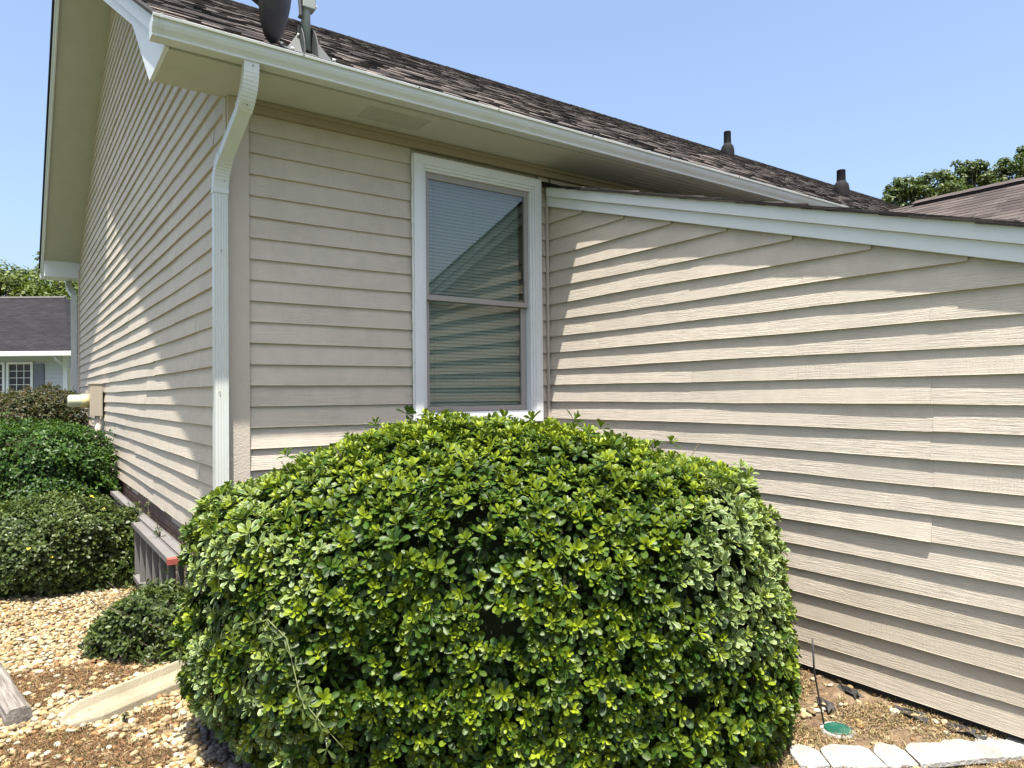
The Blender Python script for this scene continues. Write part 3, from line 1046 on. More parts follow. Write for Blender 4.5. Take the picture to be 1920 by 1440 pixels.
# ---- electric meter
em = thing('electric_meter', 'tan electric meter box with round glass meter, low on the gable wall', 'electric meter', (-.02, 6.95, 1.33))
MB().box((-.15, -.12, 0), (.0, .22, .46)).build('box', M['meterbox'], em, .006)
MB().box((-.158, -.128, .445), (.0, .228, .462)).build('lid', M['meterbox'], em, .003)
lathe(MB(), (-.15, .06, .215), [(0, 0), (0, .098), (.085, .098), (.095, .088)], 24, Vector((-1, 0, 0))).build('ring', M['meterring'], em)
lathe(MB(), (-.245, .06, .215), [(0, .088), (.13, .086), (.155, .074), (.162, 0)], 24, Vector((-1, 0, 0))).build('glass_cover', M['meterglass'], em)
MB().tube([(-.06, -.06, .0), (-.06, -.06, -1.3)], .035, 10).build('conduit', M['siding_end'], em)
MB().box((-.10, .0, -1.3), (-.01, .14, -.22)).build('trough', M['meterbox'], em, .004)

# ------------------------------------------------------------------ foliage
def quad_mesh(name, V, Q, uv, tint, mat, parent=None, smooth=True):
    me = bpy.data.meshes.new(name)
    nv, nq = len(V), len(Q)
    k = Q.shape[1]
    me.vertices.add(nv)
    me.vertices.foreach_set('co', V.astype(np.float32).ravel())
    me.loops.add(nq * k)
    me.loops.foreach_set('vertex_index', Q.astype(np.int32).ravel())
    me.polygons.add(nq)
    me.polygons.foreach_set('loop_start', np.arange(0, nq * k, k, dtype=np.int32))
    me.polygons.foreach_set('loop_total', np.full(nq, k, dtype=np.int32))
    me.polygons.foreach_set('use_smooth', np.full(nq, smooth))
    me.update(calc_edges=True)
    if uv is not None:
        ul = me.uv_layers.new(name='UVMap')
        ul.data.foreach_set('uv', uv[Q.ravel()].astype(np.float32).ravel())
    ca = me.color_attributes.new('tint', 'FLOAT_COLOR', 'POINT')
    t4 = np.ones((nv, 4), dtype=np.float32)
    t4[:, :3] = tint
    ca.data.foreach_set('color', t4.ravel())
    me.materials.append(mat)
    me.validate()
    o = bpy.data.objects.new(name, me)
    COL.objects.link(o)
    if parent is not None:
        o.parent = parent
    return o

def norm(a):
    return a / np.maximum(np.linalg.norm(a, axis=-1, keepdims=True), 1e-9)

# leaf template: rows of 3 vertices
TR = np.array([0, .34, .70, .92, 1.0])
def leaves(base, d, nrm, L, Wd, tint, curv=.12, fold=.16, wid=(.10, .48, 1.0, .80, .30)):
    """base,d,nrm (n,3); L,Wd (n,); returns verts, quads, uv, tint"""
    n = len(base)
    side = norm(np.cross(d, nrm))
    V = np.zeros((n, 15, 3))
    uv = np.zeros((n, 15, 2))
    for i, t in enumerate(TR):
        for j, s in enumerate((-1, 0, 1)):
            w = wid[i]
            V[:, i * 3 + j] = base + d * (L * t)[:, None] - nrm * (L * curv * t * t)[:, None] + side * (Wd * .5 * w * s)[:, None] + nrm * (Wd * fold * w * abs(s))[:, None]
            uv[:, i * 3 + j] = (.5 + .5 * s * (1 if 0 < i < 4 else .95), t)
    q = []
    for i in range(4):
        for j in range(2):
            a = i * 3 + j
            q.append((a, a + 1, a + 4, a + 3))
    q = np.array(q)
    Q = (np.arange(n) * 15)[:, None, None] + q[None]
    return V.reshape(-1, 3), Q.reshape(-1, 4), uv.reshape(-1, 2), np.repeat(tint, 15, axis=0)

def rosettes(P, Nn, rng, size, nleaf, young, varieg, spread=(18, 88), wl=.42, up=.0, curv=.12, jitter=.25):
    """whorls of obovate leaves round N at P"""
    n = len(P)
    Nn = norm(Nn)
    ref = np.where(np.abs(Nn[:, 2:3]) < .9, np.array([[0, 0, 1.0]]), np.array([[1.0, 0, 0]]))
    T = norm(np.cross(Nn, ref))
    B = np.cross(Nn, T)
    out = []
    for j in range(nleaf):
        f = j / max(1, nleaf - 1)        # 0 inner .. 1 outer
        phi = 2.39996 * j + rng.uniform(0, 6.28, n) * 0 + PH(n, rng, j) 
        th = np.radians(spread[0] + (spread[1] - spread[0]) * f ** .8 + rng.normal(0, 8, n))
        rad = T * np.cos(phi)[:, None] + B * np.sin(phi)[:, None]
        d = Nn * np.cos(th)[:, None] + rad * np.sin(th)[:, None]
        nr = Nn * np.sin(th)[:, None] - rad * np.cos(th)[:, None]
        d = norm(d + rng.normal(0, jitter * .35, (n, 3)))
        nr = norm(nr - d * np.sum(nr * d, axis=1, keepdims=True))
        L = size * (.55 + .45 * f) * rng.uniform(.82, 1.15, n)
        Wd = L * wl * rng.uniform(.85, 1.15, n)
        base = P - Nn * (size * .25 * f)[:, None] if hasattr(size, 'shape') else P - Nn * (size * .25 * f)
        yg = np.clip(young * (1.25 - 1.35 * f) + rng.normal(0, .05, n), 0, 1)
        t = np.stack([yg, varieg, rng.random(n)], axis=1)
        out.append(leaves(base, d, nr, L, Wd, t, curv=curv))
    V, Q, uv, t = [], [], [], []
    o = 0
    for a, b, c_, d_ in out:
        V.append(a); Q.append(b + o); uv.append(c_); t.append(d_)
        o += len(a)
    return np.concatenate(V), np.concatenate(Q), np.concatenate(uv), np.concatenate(t)

_ph = {}
def PH(n, rng, j):
    if j == 0 or _ph.get('n') != n:
        _ph['n'] = n
        _ph['v'] = rng.uniform(0, 6.28, n)
    return _ph['v'] + rng.normal(0, .18, n)

def vnoise(P, f, seed=0):
    """cheap smooth pseudo-noise in 0..1"""
    r_ = np.random.default_rng(seed)
    s = np.zeros(len(P))
    for k in range(5):
        w = r_.normal(0, f * (1 + .45 * k), 3)
        s += np.sin(P @ w + r_.uniform(0, 6.28)) / (1 + .3 * k)
    return .5 + s / 6.4

def thin(P, cell, rng):
    key = np.floor(P / cell).astype(np.int64)
    h = key[:, 0] * 73856093 ^ key[:, 1] * 19349663 ^ key[:, 2] * 83492791
    _, idx = np.unique(h, return_index=True)
    return np.sort(idx)

def shell(sil, cz, b_front, b_back, n, rng, p=2.4, rough=.03, nf=3.0, seed=1):
    """random points and normals on a bush surface. sil: list of (lateral, z) silhouette points (closed) about centre (0,cz)."""
    S = np.array(sil, float)
    ang = np.arctan2(S[:, 1] - cz, S[:, 0])
    rad = np.hypot(S[:, 0], S[:, 1] - cz)
    o = np.argsort(ang)
    ang, rad = ang[o], rad[o]
    ang = np.concatenate([ang - 2 * np.pi, ang, ang + 2 * np.pi])
    rad = np.tile(rad, 3)
    def surf(al, ps):
        t = np.sign(np.sin(ps)) * np.abs(np.sin(ps)) ** (2 / p)
        s = np.abs(np.cos(ps)) ** (2 / p)
        r_ = np.interp(al, ang, rad)
        X = np.stack([s * r_ * np.cos(al), t * np.where(t < 0, b_front, b_back), cz + s * r_ * np.sin(al)], axis=1)
        return X
    al = rng.uniform(-np.pi, np.pi, n)
    ps = rng.uniform(-1.53, 1.53, n)
    e = 1e-3
    X = surf(al, ps)
    da = (surf(al + e, ps) - surf(al - e, ps)) / (2 * e)
    dt = (surf(al, ps + e) - surf(al, ps - e)) / (2 * e)
    cr = np.cross(da, dt)
    area = np.linalg.norm(cr, axis=1)
    area = np.minimum(area, np.percentile(area, 99.5))
    nrm = norm(cr)
    ctr = np.array([0, 0, cz])
    flip = np.sum(nrm * (X - ctr), axis=1) < 0
    nrm[flip] *= -1
    keep = rng.random(n) < area / area.max()
    X, nrm = X[keep], nrm[keep]
    dn = (vnoise(X, nf, seed) - .5) * 2 * rough + (vnoise(X, nf * 3, seed + 9) - .5) * rough
    X = X + nrm * dn[:, None]
    ok = X[:, 2] > .02
    return X[ok], nrm[ok]

FH = np.array([0.583588, 0.812050, 0.0])      # horizontal view direction
FH /= np.linalg.norm(FH)
RH = np.array([FH[1], -FH[0], 0.0])
CAMN = np.array(CAM)

def to_world(X, origin):
    """bush local (lateral, depth, z) to world"""
    return origin[None, :] + X[:, 0:1] * RH + X[:, 1:2] * FH + X[:, 2:3] * np.array([0, 0, 1.0])
def dir_world(D):
    return D[:, 0:1] * RH + D[:, 1:2] * FH + D[:, 2:3] * np.array([0, 0, 1.0])

def branches(parent, origin, n, top, wx, wy, rng, r0=.012, name='branch'):
    m_ = MB()
    for i in range(n):
        a = rng.uniform(0, 6.28)
        b0 = origin + np.array([rng.normal(0, .06), rng.normal(0, .06), 0])
        q = np.array([math.cos(a) * wx * rng.uniform(.3, .95), math.sin(a) * wy * rng.uniform(.3, .95), top * rng.uniform(.45, .985)])
        q = origin + q[0] * RH + q[1] * FH + np.array([0, 0, q[2]])
        mid = (b0 + q) / 2 + rng.normal(0, .06, 3) - np.array([0, 0, .08])
        pts = [b0, b0 * .5 + mid * .5 + rng.normal(0, .02, 3), mid, mid * .5 + q * .5 + rng.normal(0, .025, 3), q]
        m_.tube(pts, [r0, r0 * .8, r0 * .6, r0 * .4, r0 * .2], 5, cap=False)
        for k in range(3):
            s0 = pts[2 + (k % 2)]
            m_.tube([s0, s0 + rng.normal(0, .12, 3), s0 + rng.normal(0, .12, 3) * 1.6], [r0 * .45, r0 * .3, r0 * .15], 4, cap=False)
    return m_.build(name, M['twig'], parent)

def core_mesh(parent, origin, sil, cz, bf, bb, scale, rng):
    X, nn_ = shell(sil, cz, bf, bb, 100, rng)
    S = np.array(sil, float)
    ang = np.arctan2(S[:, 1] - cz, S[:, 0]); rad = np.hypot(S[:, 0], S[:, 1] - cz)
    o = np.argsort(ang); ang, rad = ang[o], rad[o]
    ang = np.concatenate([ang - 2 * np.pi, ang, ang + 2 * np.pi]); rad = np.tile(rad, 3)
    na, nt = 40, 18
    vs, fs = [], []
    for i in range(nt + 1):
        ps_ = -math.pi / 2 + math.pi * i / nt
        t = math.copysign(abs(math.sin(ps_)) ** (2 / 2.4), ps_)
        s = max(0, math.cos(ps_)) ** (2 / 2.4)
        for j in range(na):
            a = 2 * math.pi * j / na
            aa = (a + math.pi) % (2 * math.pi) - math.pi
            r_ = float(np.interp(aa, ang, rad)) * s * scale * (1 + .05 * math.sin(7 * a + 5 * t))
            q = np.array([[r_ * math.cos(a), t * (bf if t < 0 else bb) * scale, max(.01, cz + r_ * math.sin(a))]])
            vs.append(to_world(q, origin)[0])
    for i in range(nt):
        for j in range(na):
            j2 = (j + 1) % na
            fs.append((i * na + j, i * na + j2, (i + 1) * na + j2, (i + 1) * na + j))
    return MB().add(vs, fs, None, None, True).build('dark_core', M['core'], parent)

# ---- the big pittosporum
ZC = 3.5
def S(px, py, z_=ZC, k=1.0):
    """silhouette pixel of the photograph as (lateral, height) at depth z_"""
    return ((px - 960) / 1310.54 * z_ * k, 1.597 - (py - 737) / 1310.54 * z_ * k)
sil_px = [(352, 1250), (345, 1160), (368, 1060), (352, 1000), (385, 925), (432, 893), (490, 893), (535, 858), (600, 832), (680, 808), (770, 793), (900, 786), (1000, 792), (1100, 808), (1200, 828), (1270, 858), (1330, 868), (1405, 880), (1418, 920), (1445, 955), (1465, 1000), (1474, 1060), (1480, 1150), (1487, 1240), (1480, 1300), (1455, 1370), (1430, 1420), (1400, 1520), (1200, 1640), (1000, 1660), (800, 1650), (650, 1570), (560, 1470), (490, 1390), (425, 1325), (378, 1290)]
latc = -.04
sil = [(S(x, y)[0] - latc, max(S(x, y)[1], -.55)) for x, y in sil_px]
sil = [(a * (.95 if a < 0 else .935), .70 + (z - .70) * .945) for a, z in sil]
BO = np.array([CAMN[0], CAMN[1], 0]) + FH * ZC + RH * latc
bush = thing('pittosporum_bush', 'large rounded bright green bush with whorled leaves, in front of the window', 'bush', tuple(BO))
rng = np.random.default_rng(21)
inv = Matrix.Translation(-Vector(BO))
def child_world(o):
    o.matrix_parent_inverse = inv
    return o
def bush_cluster(n, inset, cell, seed, rough=.035):
    X, Nn = shell(sil, .70, .80, .85, n, rng, p=2.5, rough=rough, nf=3.2, seed=5)
    X = X - Nn * inset
    i = thin(X, cell, rng)
    X, Nn = X[i], Nn[i]
    return X, Nn
X, Nn = bush_cluster(150000, 0.0, .045, 5)
# gaps: dark pockets where the leaves part, more on the front than on top
gap = vnoise(X, 5.2, 77) + .35 * (vnoise(X, 12, 78) - .5)
front = Nn[:, 2] < .55
keep = ~((gap < .35) & front & (rng.random(len(X)) < .72))
X, Nn = X[keep], Nn[keep]
X += rng.normal(0, .009, X.shape) + Nn * rng.normal(0, .012, (len(X), 1))
var = np.clip((vnoise(X * np.array([1, 1, .8]), 2.0, 31) - .56) * 9, 0, 1)
shoot = (rng.random(len(X)) < .035) & (Nn[:, 2] > .1)
X[shoot] += (Nn[shoot] * .4 + np.array([0, 0, .75])) * rng.uniform(.03, .085, (shoot.sum(), 1))
lat = X[:, 0]
zz = X[:, 2]
# variegated shoots grow at the right shoulder and on the left flank
vr = np.exp(-(((lat - 1.05) / .30) ** 2 + ((zz - .90) / .38) ** 2)) * 1.4
vl = np.exp(-(((lat + 1.15) / .40) ** 2 + ((zz - .95) / .35) ** 2)) * 1.1
vb = np.exp(-(((lat + 1.2) / .35) ** 2 + ((zz - .25) / .35) ** 2)) * 1.1
vp = vr * 1.25 + vl * .8 + vb * .75
var = (rng.random(len(X)) < np.clip(vp * (.35 + 1.1 * vnoise(X, 6, 41)) - .12, 0, .95)).astype(float) * rng.uniform(.7, 1, len(X))
young = np.clip(rng.beta(1.0, 1.1, len(X)) * 1.1 + .18 * np.clip(Nn[:, 2], 0, 1) - .08, 0, 1)
Pw, Dw = to_world(X, BO), norm(dir_world(Nn) + np.array([0, 0, .50]) + rng.normal(0, .30, X.shape))
dist = np.linalg.norm(Pw - CAMN, axis=1)
facing = np.sum(norm(CAMN - Pw) * dir_world(Nn), axis=1)
score = dist - facing * .8
order = np.argsort(score)
size = rng.uniform(.045, .067, len(X))
sel, rest = order[:300], order[300:]
V, Q, uv, t = rosettes(Pw[rest], Dw[rest], rng, size[rest], 12, young[rest], var[rest], spread=(12, 80), jitter=.2)
fol = child_world(stuff(quad_mesh('leaf_cluster', V, Q, uv, t, M['leaf_main'], bush)))
# 300 nearest whorls as parts sharing ten meshes
protos = []
for k in range(10):
    V, Q, uv, t = rosettes(np.zeros((1, 3)), np.array([[0, 0, 1.0]]), rng, np.array([.063]), 13, np.array([.05 + .14 * (k % 7)]), np.array([1.0 if k >= 7 else 0.0]), spread=(12, 80), jitter=.2)
    o = quad_mesh('leaf_cluster', V, Q, uv, t, M['leaf_main'])
    protos.append(o.data)
    bpy.data.objects.remove(o)
for i in sel:
    k = rng.integers(7, 10) if var[i] > .5 else rng.integers(0, 7)
    o = bpy.data.objects.new('leaf_cluster', protos[k])
    COL.objects.link(o)
    o.parent = bush
    q = Vector(Dw[i]).to_track_quat('Z', 'Y').to_matrix().to_4x4() @ Matrix.Rotation(rng.uniform(0, 6.28), 4, 'Z') @ Matrix.Scale(size[i] / .063, 4)
    q.translation = Vector(Pw[i]) - Vector(BO)
    o.matrix_local = q
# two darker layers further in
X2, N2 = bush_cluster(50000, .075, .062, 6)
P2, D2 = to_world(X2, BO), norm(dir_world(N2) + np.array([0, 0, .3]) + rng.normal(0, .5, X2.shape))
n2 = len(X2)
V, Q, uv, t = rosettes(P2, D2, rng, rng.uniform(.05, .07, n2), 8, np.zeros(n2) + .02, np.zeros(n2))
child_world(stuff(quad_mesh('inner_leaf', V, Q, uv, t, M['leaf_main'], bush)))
child_world(branches(bush, BO, 70, 1.40, 1.35, .70, rng))
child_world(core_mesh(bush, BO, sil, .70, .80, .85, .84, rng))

# ---- loose leaf scatter for hedges
def hedge(name, label, cat, sil, cz, bf, bb, D, lat, mat, cell, size, nleaf=5, n=40000, wl=.5, young=.3, var=0.0, rough=.05, nf=4.0, seed=3, spread=(25, 95), core=.86, gapt=.24, upb=.6, flowers=None, group=None):
    rng = np.random.default_rng(seed)
    O = np.array([CAMN[0], CAMN[1], 0]) + FH * D + RH * lat
    root = thing(name, label, cat, tuple(O), 0, group)
    inv_ = Matrix.Translation(-Vector(O))
    for layer, inset in enumerate((0.0, size * 1.2)):
        X, Nn = shell(sil, cz, bf, bb, n, rng, rough=rough, nf=nf, seed=seed)
        X = X - Nn * inset
        i = thin(X, cell * (1 if layer == 0 else 1.3), rng)
        X, Nn = X[i], Nn[i]
        if layer == 0:
            g_ = vnoise(X, nf * 2.2, seed + 4)
            k_ = ~((g_ < gapt) & (rng.random(len(X)) < .8))
            X, Nn = X[k_], Nn[k_]
        X = X + rng.normal(0, cell * .3, X.shape)
        if layer == 0:
            sh_ = (rng.random(len(X)) < .06) & (Nn[:, 2] > 0)
            X[sh_] += (Nn[sh_] * .5 + np.array([0, 0, .7])) * rng.uniform(.4, 1.6, (sh_.sum(), 1)) * size
        Pw = to_world(X, O)
        inside = (Pw[:, 0] > -.03) & (Pw[:, 1] > -.02)
        Pw, Nn = Pw[~inside], Nn[~inside]
        Dw = norm(dir_world(Nn) + np.array([0, 0, upb]) + rng.normal(0, .45, Pw.shape))
        m0 = len(Pw)
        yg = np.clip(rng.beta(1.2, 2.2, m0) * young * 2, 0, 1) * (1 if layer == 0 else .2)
        V, Q, uv, t = rosettes(Pw, Dw, rng, rng.uniform(.75, 1.2, m0) * size, nleaf, yg, np.full(m0, var), wl=wl, spread=spread, curv=.16)
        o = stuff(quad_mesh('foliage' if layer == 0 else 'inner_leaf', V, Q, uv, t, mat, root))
        o.matrix_parent_inverse = inv_
        if layer == 0 and flowers:
            mat_f, nf_ = flowers
            idx = rng.choice(np.where(Nn[:, 2] > -.1)[0], nf_, replace=False)
            for q_ in idx:
                V, Q, uv, t = rosettes(Pw[q_:q_ + 1] + Dw[q_:q_ + 1] * size * .5, Dw[q_:q_ + 1], rng, np.array([.016]), 8, np.zeros(1), np.zeros(1), wl=.8, spread=(30, 100))
                o = quad_mesh('flower', V, Q, uv, t, mat_f, root)
                o.matrix_parent_inverse = inv_
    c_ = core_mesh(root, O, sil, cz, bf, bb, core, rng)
    c_.matrix_parent_inverse = inv_
    b_ = branches(root, O, 14, max(z for _, z in sil) * .9, max(a for a, _ in sil) * .8, bb * .7, rng, .007)
    b_.matrix_parent_inverse = inv_
    return root

def silh(px, D, lat):
    return [((x - 960) / 1310.54 * D - lat, max(-.02, 1.597 - (y - 742) / 1310.54 * D)) for x, y in px]
# small low bush beside the downspout splash block
D = 4.42; lat = (262 - 960) / 1310.54 * D
hedge('low_bush', 'small low bush with oval leaves between the splash block and the ladder', 'bush', silh([(178, 1225), (170, 1200), (195, 1160), (225, 1130), (270, 1118), (330, 1112), (372, 1140), (385, 1200), (370, 1245), (300, 1262), (220, 1258)], D, lat), .18, .24, .26, D, lat, M['leaf_olive'], .034, .048, 6, 20000, .46, .35, rough=.045, nf=7, gapt=.30, seed=14)
# olive bush at left
D = 6.0; lat = (60 - 960) / 1310.54 * D
hedge('lantana_bush', 'wide olive green bush with tiny yellow flowers, left of the ladder', 'bush', silh([(258, 1060), (258, 1000), (235, 958), (180, 945), (110, 940), (60, 945), (0, 960), (-120, 975), (-150, 1040), (-140, 1100), (-60, 1135), (0, 1128), (60, 1118), (140, 1110), (240, 1085)], D, lat), .32, .55, .65, D, lat, M['leaf_olive'], .040, .050, 5, 70000, .55, .40, rough=.09, nf=4, gapt=.33, seed=15, flowers=(M['flower'], 26))
# glossy hedge
D = 8.2; lat = (50 - 960) / 1310.54 * D
hedge('glossy_hedge', 'dense dark glossy green hedge under the electric meter', 'hedge', silh([(192, 900), (188, 850), (170, 812), (120, 800), (50, 800), (0, 802), (-120, 805), (-150, 880), (-150, 1000), (-60, 1010), (50, 1005), (150, 990), (188, 960)], D, lat), .7, .7, .8, D, lat, M['leaf_gloss'], .050, .062, 5, 70000, .5, .60, rough=.10, nf=3.4, gapt=.30, seed=16)
# reddish hedge further back
D = 11.3; lat = (30 - 960) / 1310.54 * D
hedge('photinia_hedge', 'tall brownish green hedge with reddish tips, in front of the grey neighbouring house', 'hedge', silh([(138, 800), (133, 765), (112, 745), (80, 733), (50, 738), (20, 742), (-40, 745), (-110, 750), (-120, 820), (-100, 930), (20, 940), (120, 920)], D, lat), .85, .8, .9, D, lat, M['leaf_red'], .07, .075, 5, 50000, .45, .45, rough=.12, nf=2.6, seed=17)

# ---- weeds by the ladder
def weed(loc, h, nl, mat, label, seed, flower=False, cat='weed', name='weed', leafsize=.045):
    rng = np.random.default_rng(seed)
    root = thing(name, label, cat, loc)
    m_ = MB()
    P_, D_ = [], []
    for s in range(3):
        a = rng.uniform(0, 6.28)
        tip = Vector((math.cos(a) * h * .28, math.sin(a) * h * .28, h * rng.uniform(.75, 1)))
        pts = [Vector((0, 0, 0)), tip * .5 + Vector((0, 0, .04)), tip]
        m_.tube(pts, [.005, .004, .002], 5, cap=False)
        for k in range(nl):
            t_ = .3 + .7 * k / nl
            P_.append(tip * t_ + Vector((0, 0, .04 * (1 - t_))))
            D_.append((rng.normal(0, .5), rng.normal(0, .5), .8))
    m_.build('stem', M['twig'], root)
    P_, D_ = np.array([list(q) for q in P_]), norm(np.array(D_))
    V, Q, uv, t = rosettes(P_, D_, rng, np.full(len(P_), leafsize), 5, np.full(len(P_), .3), np.zeros(len(P_)), wl=.5)
    stuff(quad_mesh('foliage', V, Q, uv, t, mat, root))
    if flower:
        for k in range(3):
            i = rng.integers(0, len(P_))
            V, Q, uv, t = rosettes(P_[i:i + 1] + D_[i:i + 1] * .03, D_[i:i + 1], rng, np.array([.018]), 8, np.zeros(1), np.zeros(1), wl=.8, spread=(30, 100))
            quad_mesh('flower', V, Q, uv, t, M['flower'], root)
    return root
weed((-.055, 2.75, 0.12), .62, 7, M['leaf_olive'], 'leafy weed with yellow flowers behind the ladder, nearer the meter', 51, True)
weed((-.05, 1.55, 0.12), .60, 6, M['leaf_olive'], 'sparse leafy weed between the ladder and the bricks, nearer the big bush', 52, True)
weed((-.62, -.50, 0), .05, 3, M['leaf_olive'], 'small green tuft in the gravel below the splash block', 53, leafsize=.022)
weed((-.10, 5.9, 0.3), 1.15, 7, M['leaf_gloss'], 'thin climbing weed against the siding below the electric meter', 54)
# vine on the left flank of the bush
def vine():
    rng = np.random.default_rng(5)
    root = thing('vine', 'thin vine with pointed five-part leaves trailing over the left side of the big bush', 'vine', tuple(BO + np.array([0, 0, .5])))
    def bp(px, py, d):
        v_ = FH * 1.0 + RH * ((px - 960) / 1310.54) + np.array([0, 0, (737 - py) / 1310.54])
        return CAMN + v_ * d - np.array(root.location)
    pts = [bp(430, 1175, 2.86), bp(500, 1155, 2.78), bp(535, 1190, 2.74), bp(560, 1300, 2.70), bp(600, 1350, 2.66), bp(640, 1395, 2.64)]
    MB().tube(pts, .0018, 5).build('stem', M['leaf_olive'], root)
    P_ = []
    for a, b in zip(pts[:-1], pts[1:]):
        for t_ in (.1, .4, .7):
            P_.append(a * (1 - t_) + b * t_ + rng.normal(0, .02, 3))
    P_ = np.array(P_)
    D_ = norm(np.tile((CAMN - BO)[None], (len(P_), 1)) * np.array([1, 1, 0]) + np.array([0, 0, 1.6]) + rng.normal(0, .5, (len(P_), 3)))
    V, Q, uv, t = rosettes(P_, D_, rng, np.full(len(P_), .058), 5, np.full(len(P_), .35), np.zeros(len(P_)), wl=.38, spread=(70, 100))
    stuff(quad_mesh('foliage', V, Q, uv, t, M['leaf_olive'], root))
vine()

# ------------------------------------------------------------------ trees
def tree(name, label, D, px, ytop, ybot, wpx, mat, nclump, leaf, seed, group=None, depth=None, trunk_r=.16, lump=.62, spire=0.0):
    rng = np.random.default_rng(seed)
    lat = (px - 960) / 1310.54 * D
    O = np.array([CAMN[0], CAMN[1], 0]) + FH * D + RH * lat
    ztop = 1.597 + (737 - ytop) / 1310.54 * D
    zbot = 1.597 + (737 - ybot) / 1310.54 * D
    rw = wpx / 1310.54 * D / 2
    rh = (ztop - zbot) / 2
    root = thing(name, label, 'tree', tuple(O), 0, group)
    tk = MB().tube([(0, 0, 0), (.05, .03, zbot * .6), (0, .05, (ztop + zbot) / 2), (.0, 0, ztop - rh * .4)], [trunk_r, trunk_r * .8, trunk_r * .5, trunk_r * .12], 9)
    C_, Rr = [], []
    for i in range(nclump):
        while True:
            q = rng.uniform(-1, 1, 3)
            r_ = np.linalg.norm(q)
            if r_ < 1 and r_ > .25:
                break
        q = q * (1 - spire * .5 * (q[2] + 1) * .5)
        c_ = np.array([q[0] * rw, q[1] * (depth or rw), (ztop + zbot) / 2 + q[2] * rh])
        C_.append(c_)
        Rr.append(rng.uniform(.5, 1.0) * lump * rw * .5)
    for c_ in C_[:max(6, nclump // 5)]:
        h = rng.uniform(.3, .8) * c_[2]
        tk.tube([(0, 0, h), tuple(c_ * .55 + np.array([0, 0, h * .45])), tuple(c_)], [trunk_r * .4, trunk_r * .22, .01], 5, cap=False)
    tk.build('trunk', M['twig'], root)
    P_, N_ = [], []
    for c_, r_ in zip(C_, Rr):
        n = int(60 * (r_ / leaf) ** 1.3 * .28) + 24
        d = norm(rng.normal(0, 1, (n, 3)))
        P_.append(c_ + d * (r_ * rng.uniform(.55, 1.15, (n, 1))) * np.array([1, 1, .8]))
        N_.append(norm(d + np.array([0, 0, .7]) + rng.normal(0, .4, (n, 3))))
    P_, N_ = np.concatenate(P_), np.concatenate(N_)
    n = len(P_)
    T_ = norm(np.cross(N_, rng.normal(0, 1, (n, 3))))
    t = np.stack([rng.beta(1.2, 2.5, n), np.zeros(n), rng.random(n)], axis=1)
    V, Q, uv, tt = leaves(P_, T_, N_, np.full(n, leaf) * rng.uniform(.7, 1.3, n), np.full(n, leaf * .62), t, wid=(.2, .8, 1, .6, .2))
    stuff(quad_mesh('crown', V, Q, uv, tt, mat, root))
    return root
GR = 'trees beyond the right roof'
tree('broadleaf_tree', 'leafy tree above the right roof, leftmost and lowest of the group', 30, 1730, 332, 440, 140, M['leaf_tree'], 190, .13, 61, GR, lump=.34)
tree('broadleaf_tree', 'leafy tree above the right roof, in the middle of the group', 31, 1822, 306, 440, 110, M['leaf_tree'], 190, .13, 62, GR, lump=.36)
tree('broadleaf_tree', 'tallest leafy tree above the right roof, at the right edge', 30, 1930, 285, 440, 130, M['leaf_tree'], 200, .13, 63, GR, lump=.34)
GL = 'trees behind the grey house'
tree('broadleaf_tree', 'pale yellow-green tree behind the left end of the grey house roof', 34, 15, 488, 640, 170, M['leaf_treelight'], 130, .17, 64, GL)
tree('broadleaf_tree', 'yellow-green tree behind the right end of the grey house roof', 33, 118, 505, 660, 140, M['leaf_treelight'], 120, .17, 65, GL)
tree('evergreen_tree', 'tall dark tree mostly hidden by the rear eave, one branch poking out', 40, 105, 432, 640, 116, M['leaf_tree'], 46, .20, 66, None, spire=.5)
# a closing band of distant woods
rng = np.random.default_rng(99)
P_, N_ = [], []
for i in range(200):
    a = rng.uniform(-.75, 1.9)
    d_ = rng.uniform(70, 95)
    c_ = np.array([math.sin(a) * d_, math.cos(a) * d_, rng.uniform(1, 5)])
    n = 60
    d = norm(rng.normal(0, 1, (n, 3)))
    P_.append(c_ + d * rng.uniform(1.8, 3.2))
    N_.append(norm(d + np.array([0, 0, .6])))
P_, N_ = np.concatenate(P_), np.concatenate(N_)
n = len(P_)
T_ = norm(np.cross(N_, rng.normal(0, 1, (n, 3))))
V, Q, uv, tt = leaves(P_, T_, N_, np.full(n, .9), np.full(n, .8), np.stack([rng.random(n) * .4, np.zeros(n), rng.random(n)], 1), wid=(.2, .8, 1, .6, .2))
woods = stuff(quad_mesh('distant_woods', V, Q, uv, tt, M['leaf_tree']))
tag(woods, 'distant line of green woods behind the houses', 'woods')

# ------------------------------------------------------------------ neighbouring house
DN = 17.4
nb = thing('neighbour_house', 'pale grey sided house with dark grey roof and shuttered window, far left', 'house', tuple(np.array([CAMN[0], CAMN[1], 0]) + FH * DN), -YAW)
xR = -11.06
nw_ = MB()
nw_.box((-22, 0, 0), (xR, 7.5, 2.75))
nwall = nw_.build('wall', M['nwall'], nb)
m_ = MB()
z = .3
while z < 2.55:
    for a, b_ in ((-22, -13.6), (-11.62, xR - .10)):
        m_.add([(a, -.020, z), (b_, -.020, z), (b_, -.004, z + .112), (a, -.004, z + .112), (a, 0, z), (b_, 0, z)], [(0, 1, 2, 3), (4, 5, 1, 0)])
    z += .105
stuff(m_.build('siding_board', M['nwall'], nwall))
MB().box((xR - .10, -.03, 0), (xR + .01, 0.05, 2.62)).build('corner_board', M['trim'], nb)
MB().box((-22, -.028, 2.50), (xR - .10, -.001, 2.62)).build('frieze_board', M['nwall'], nb)
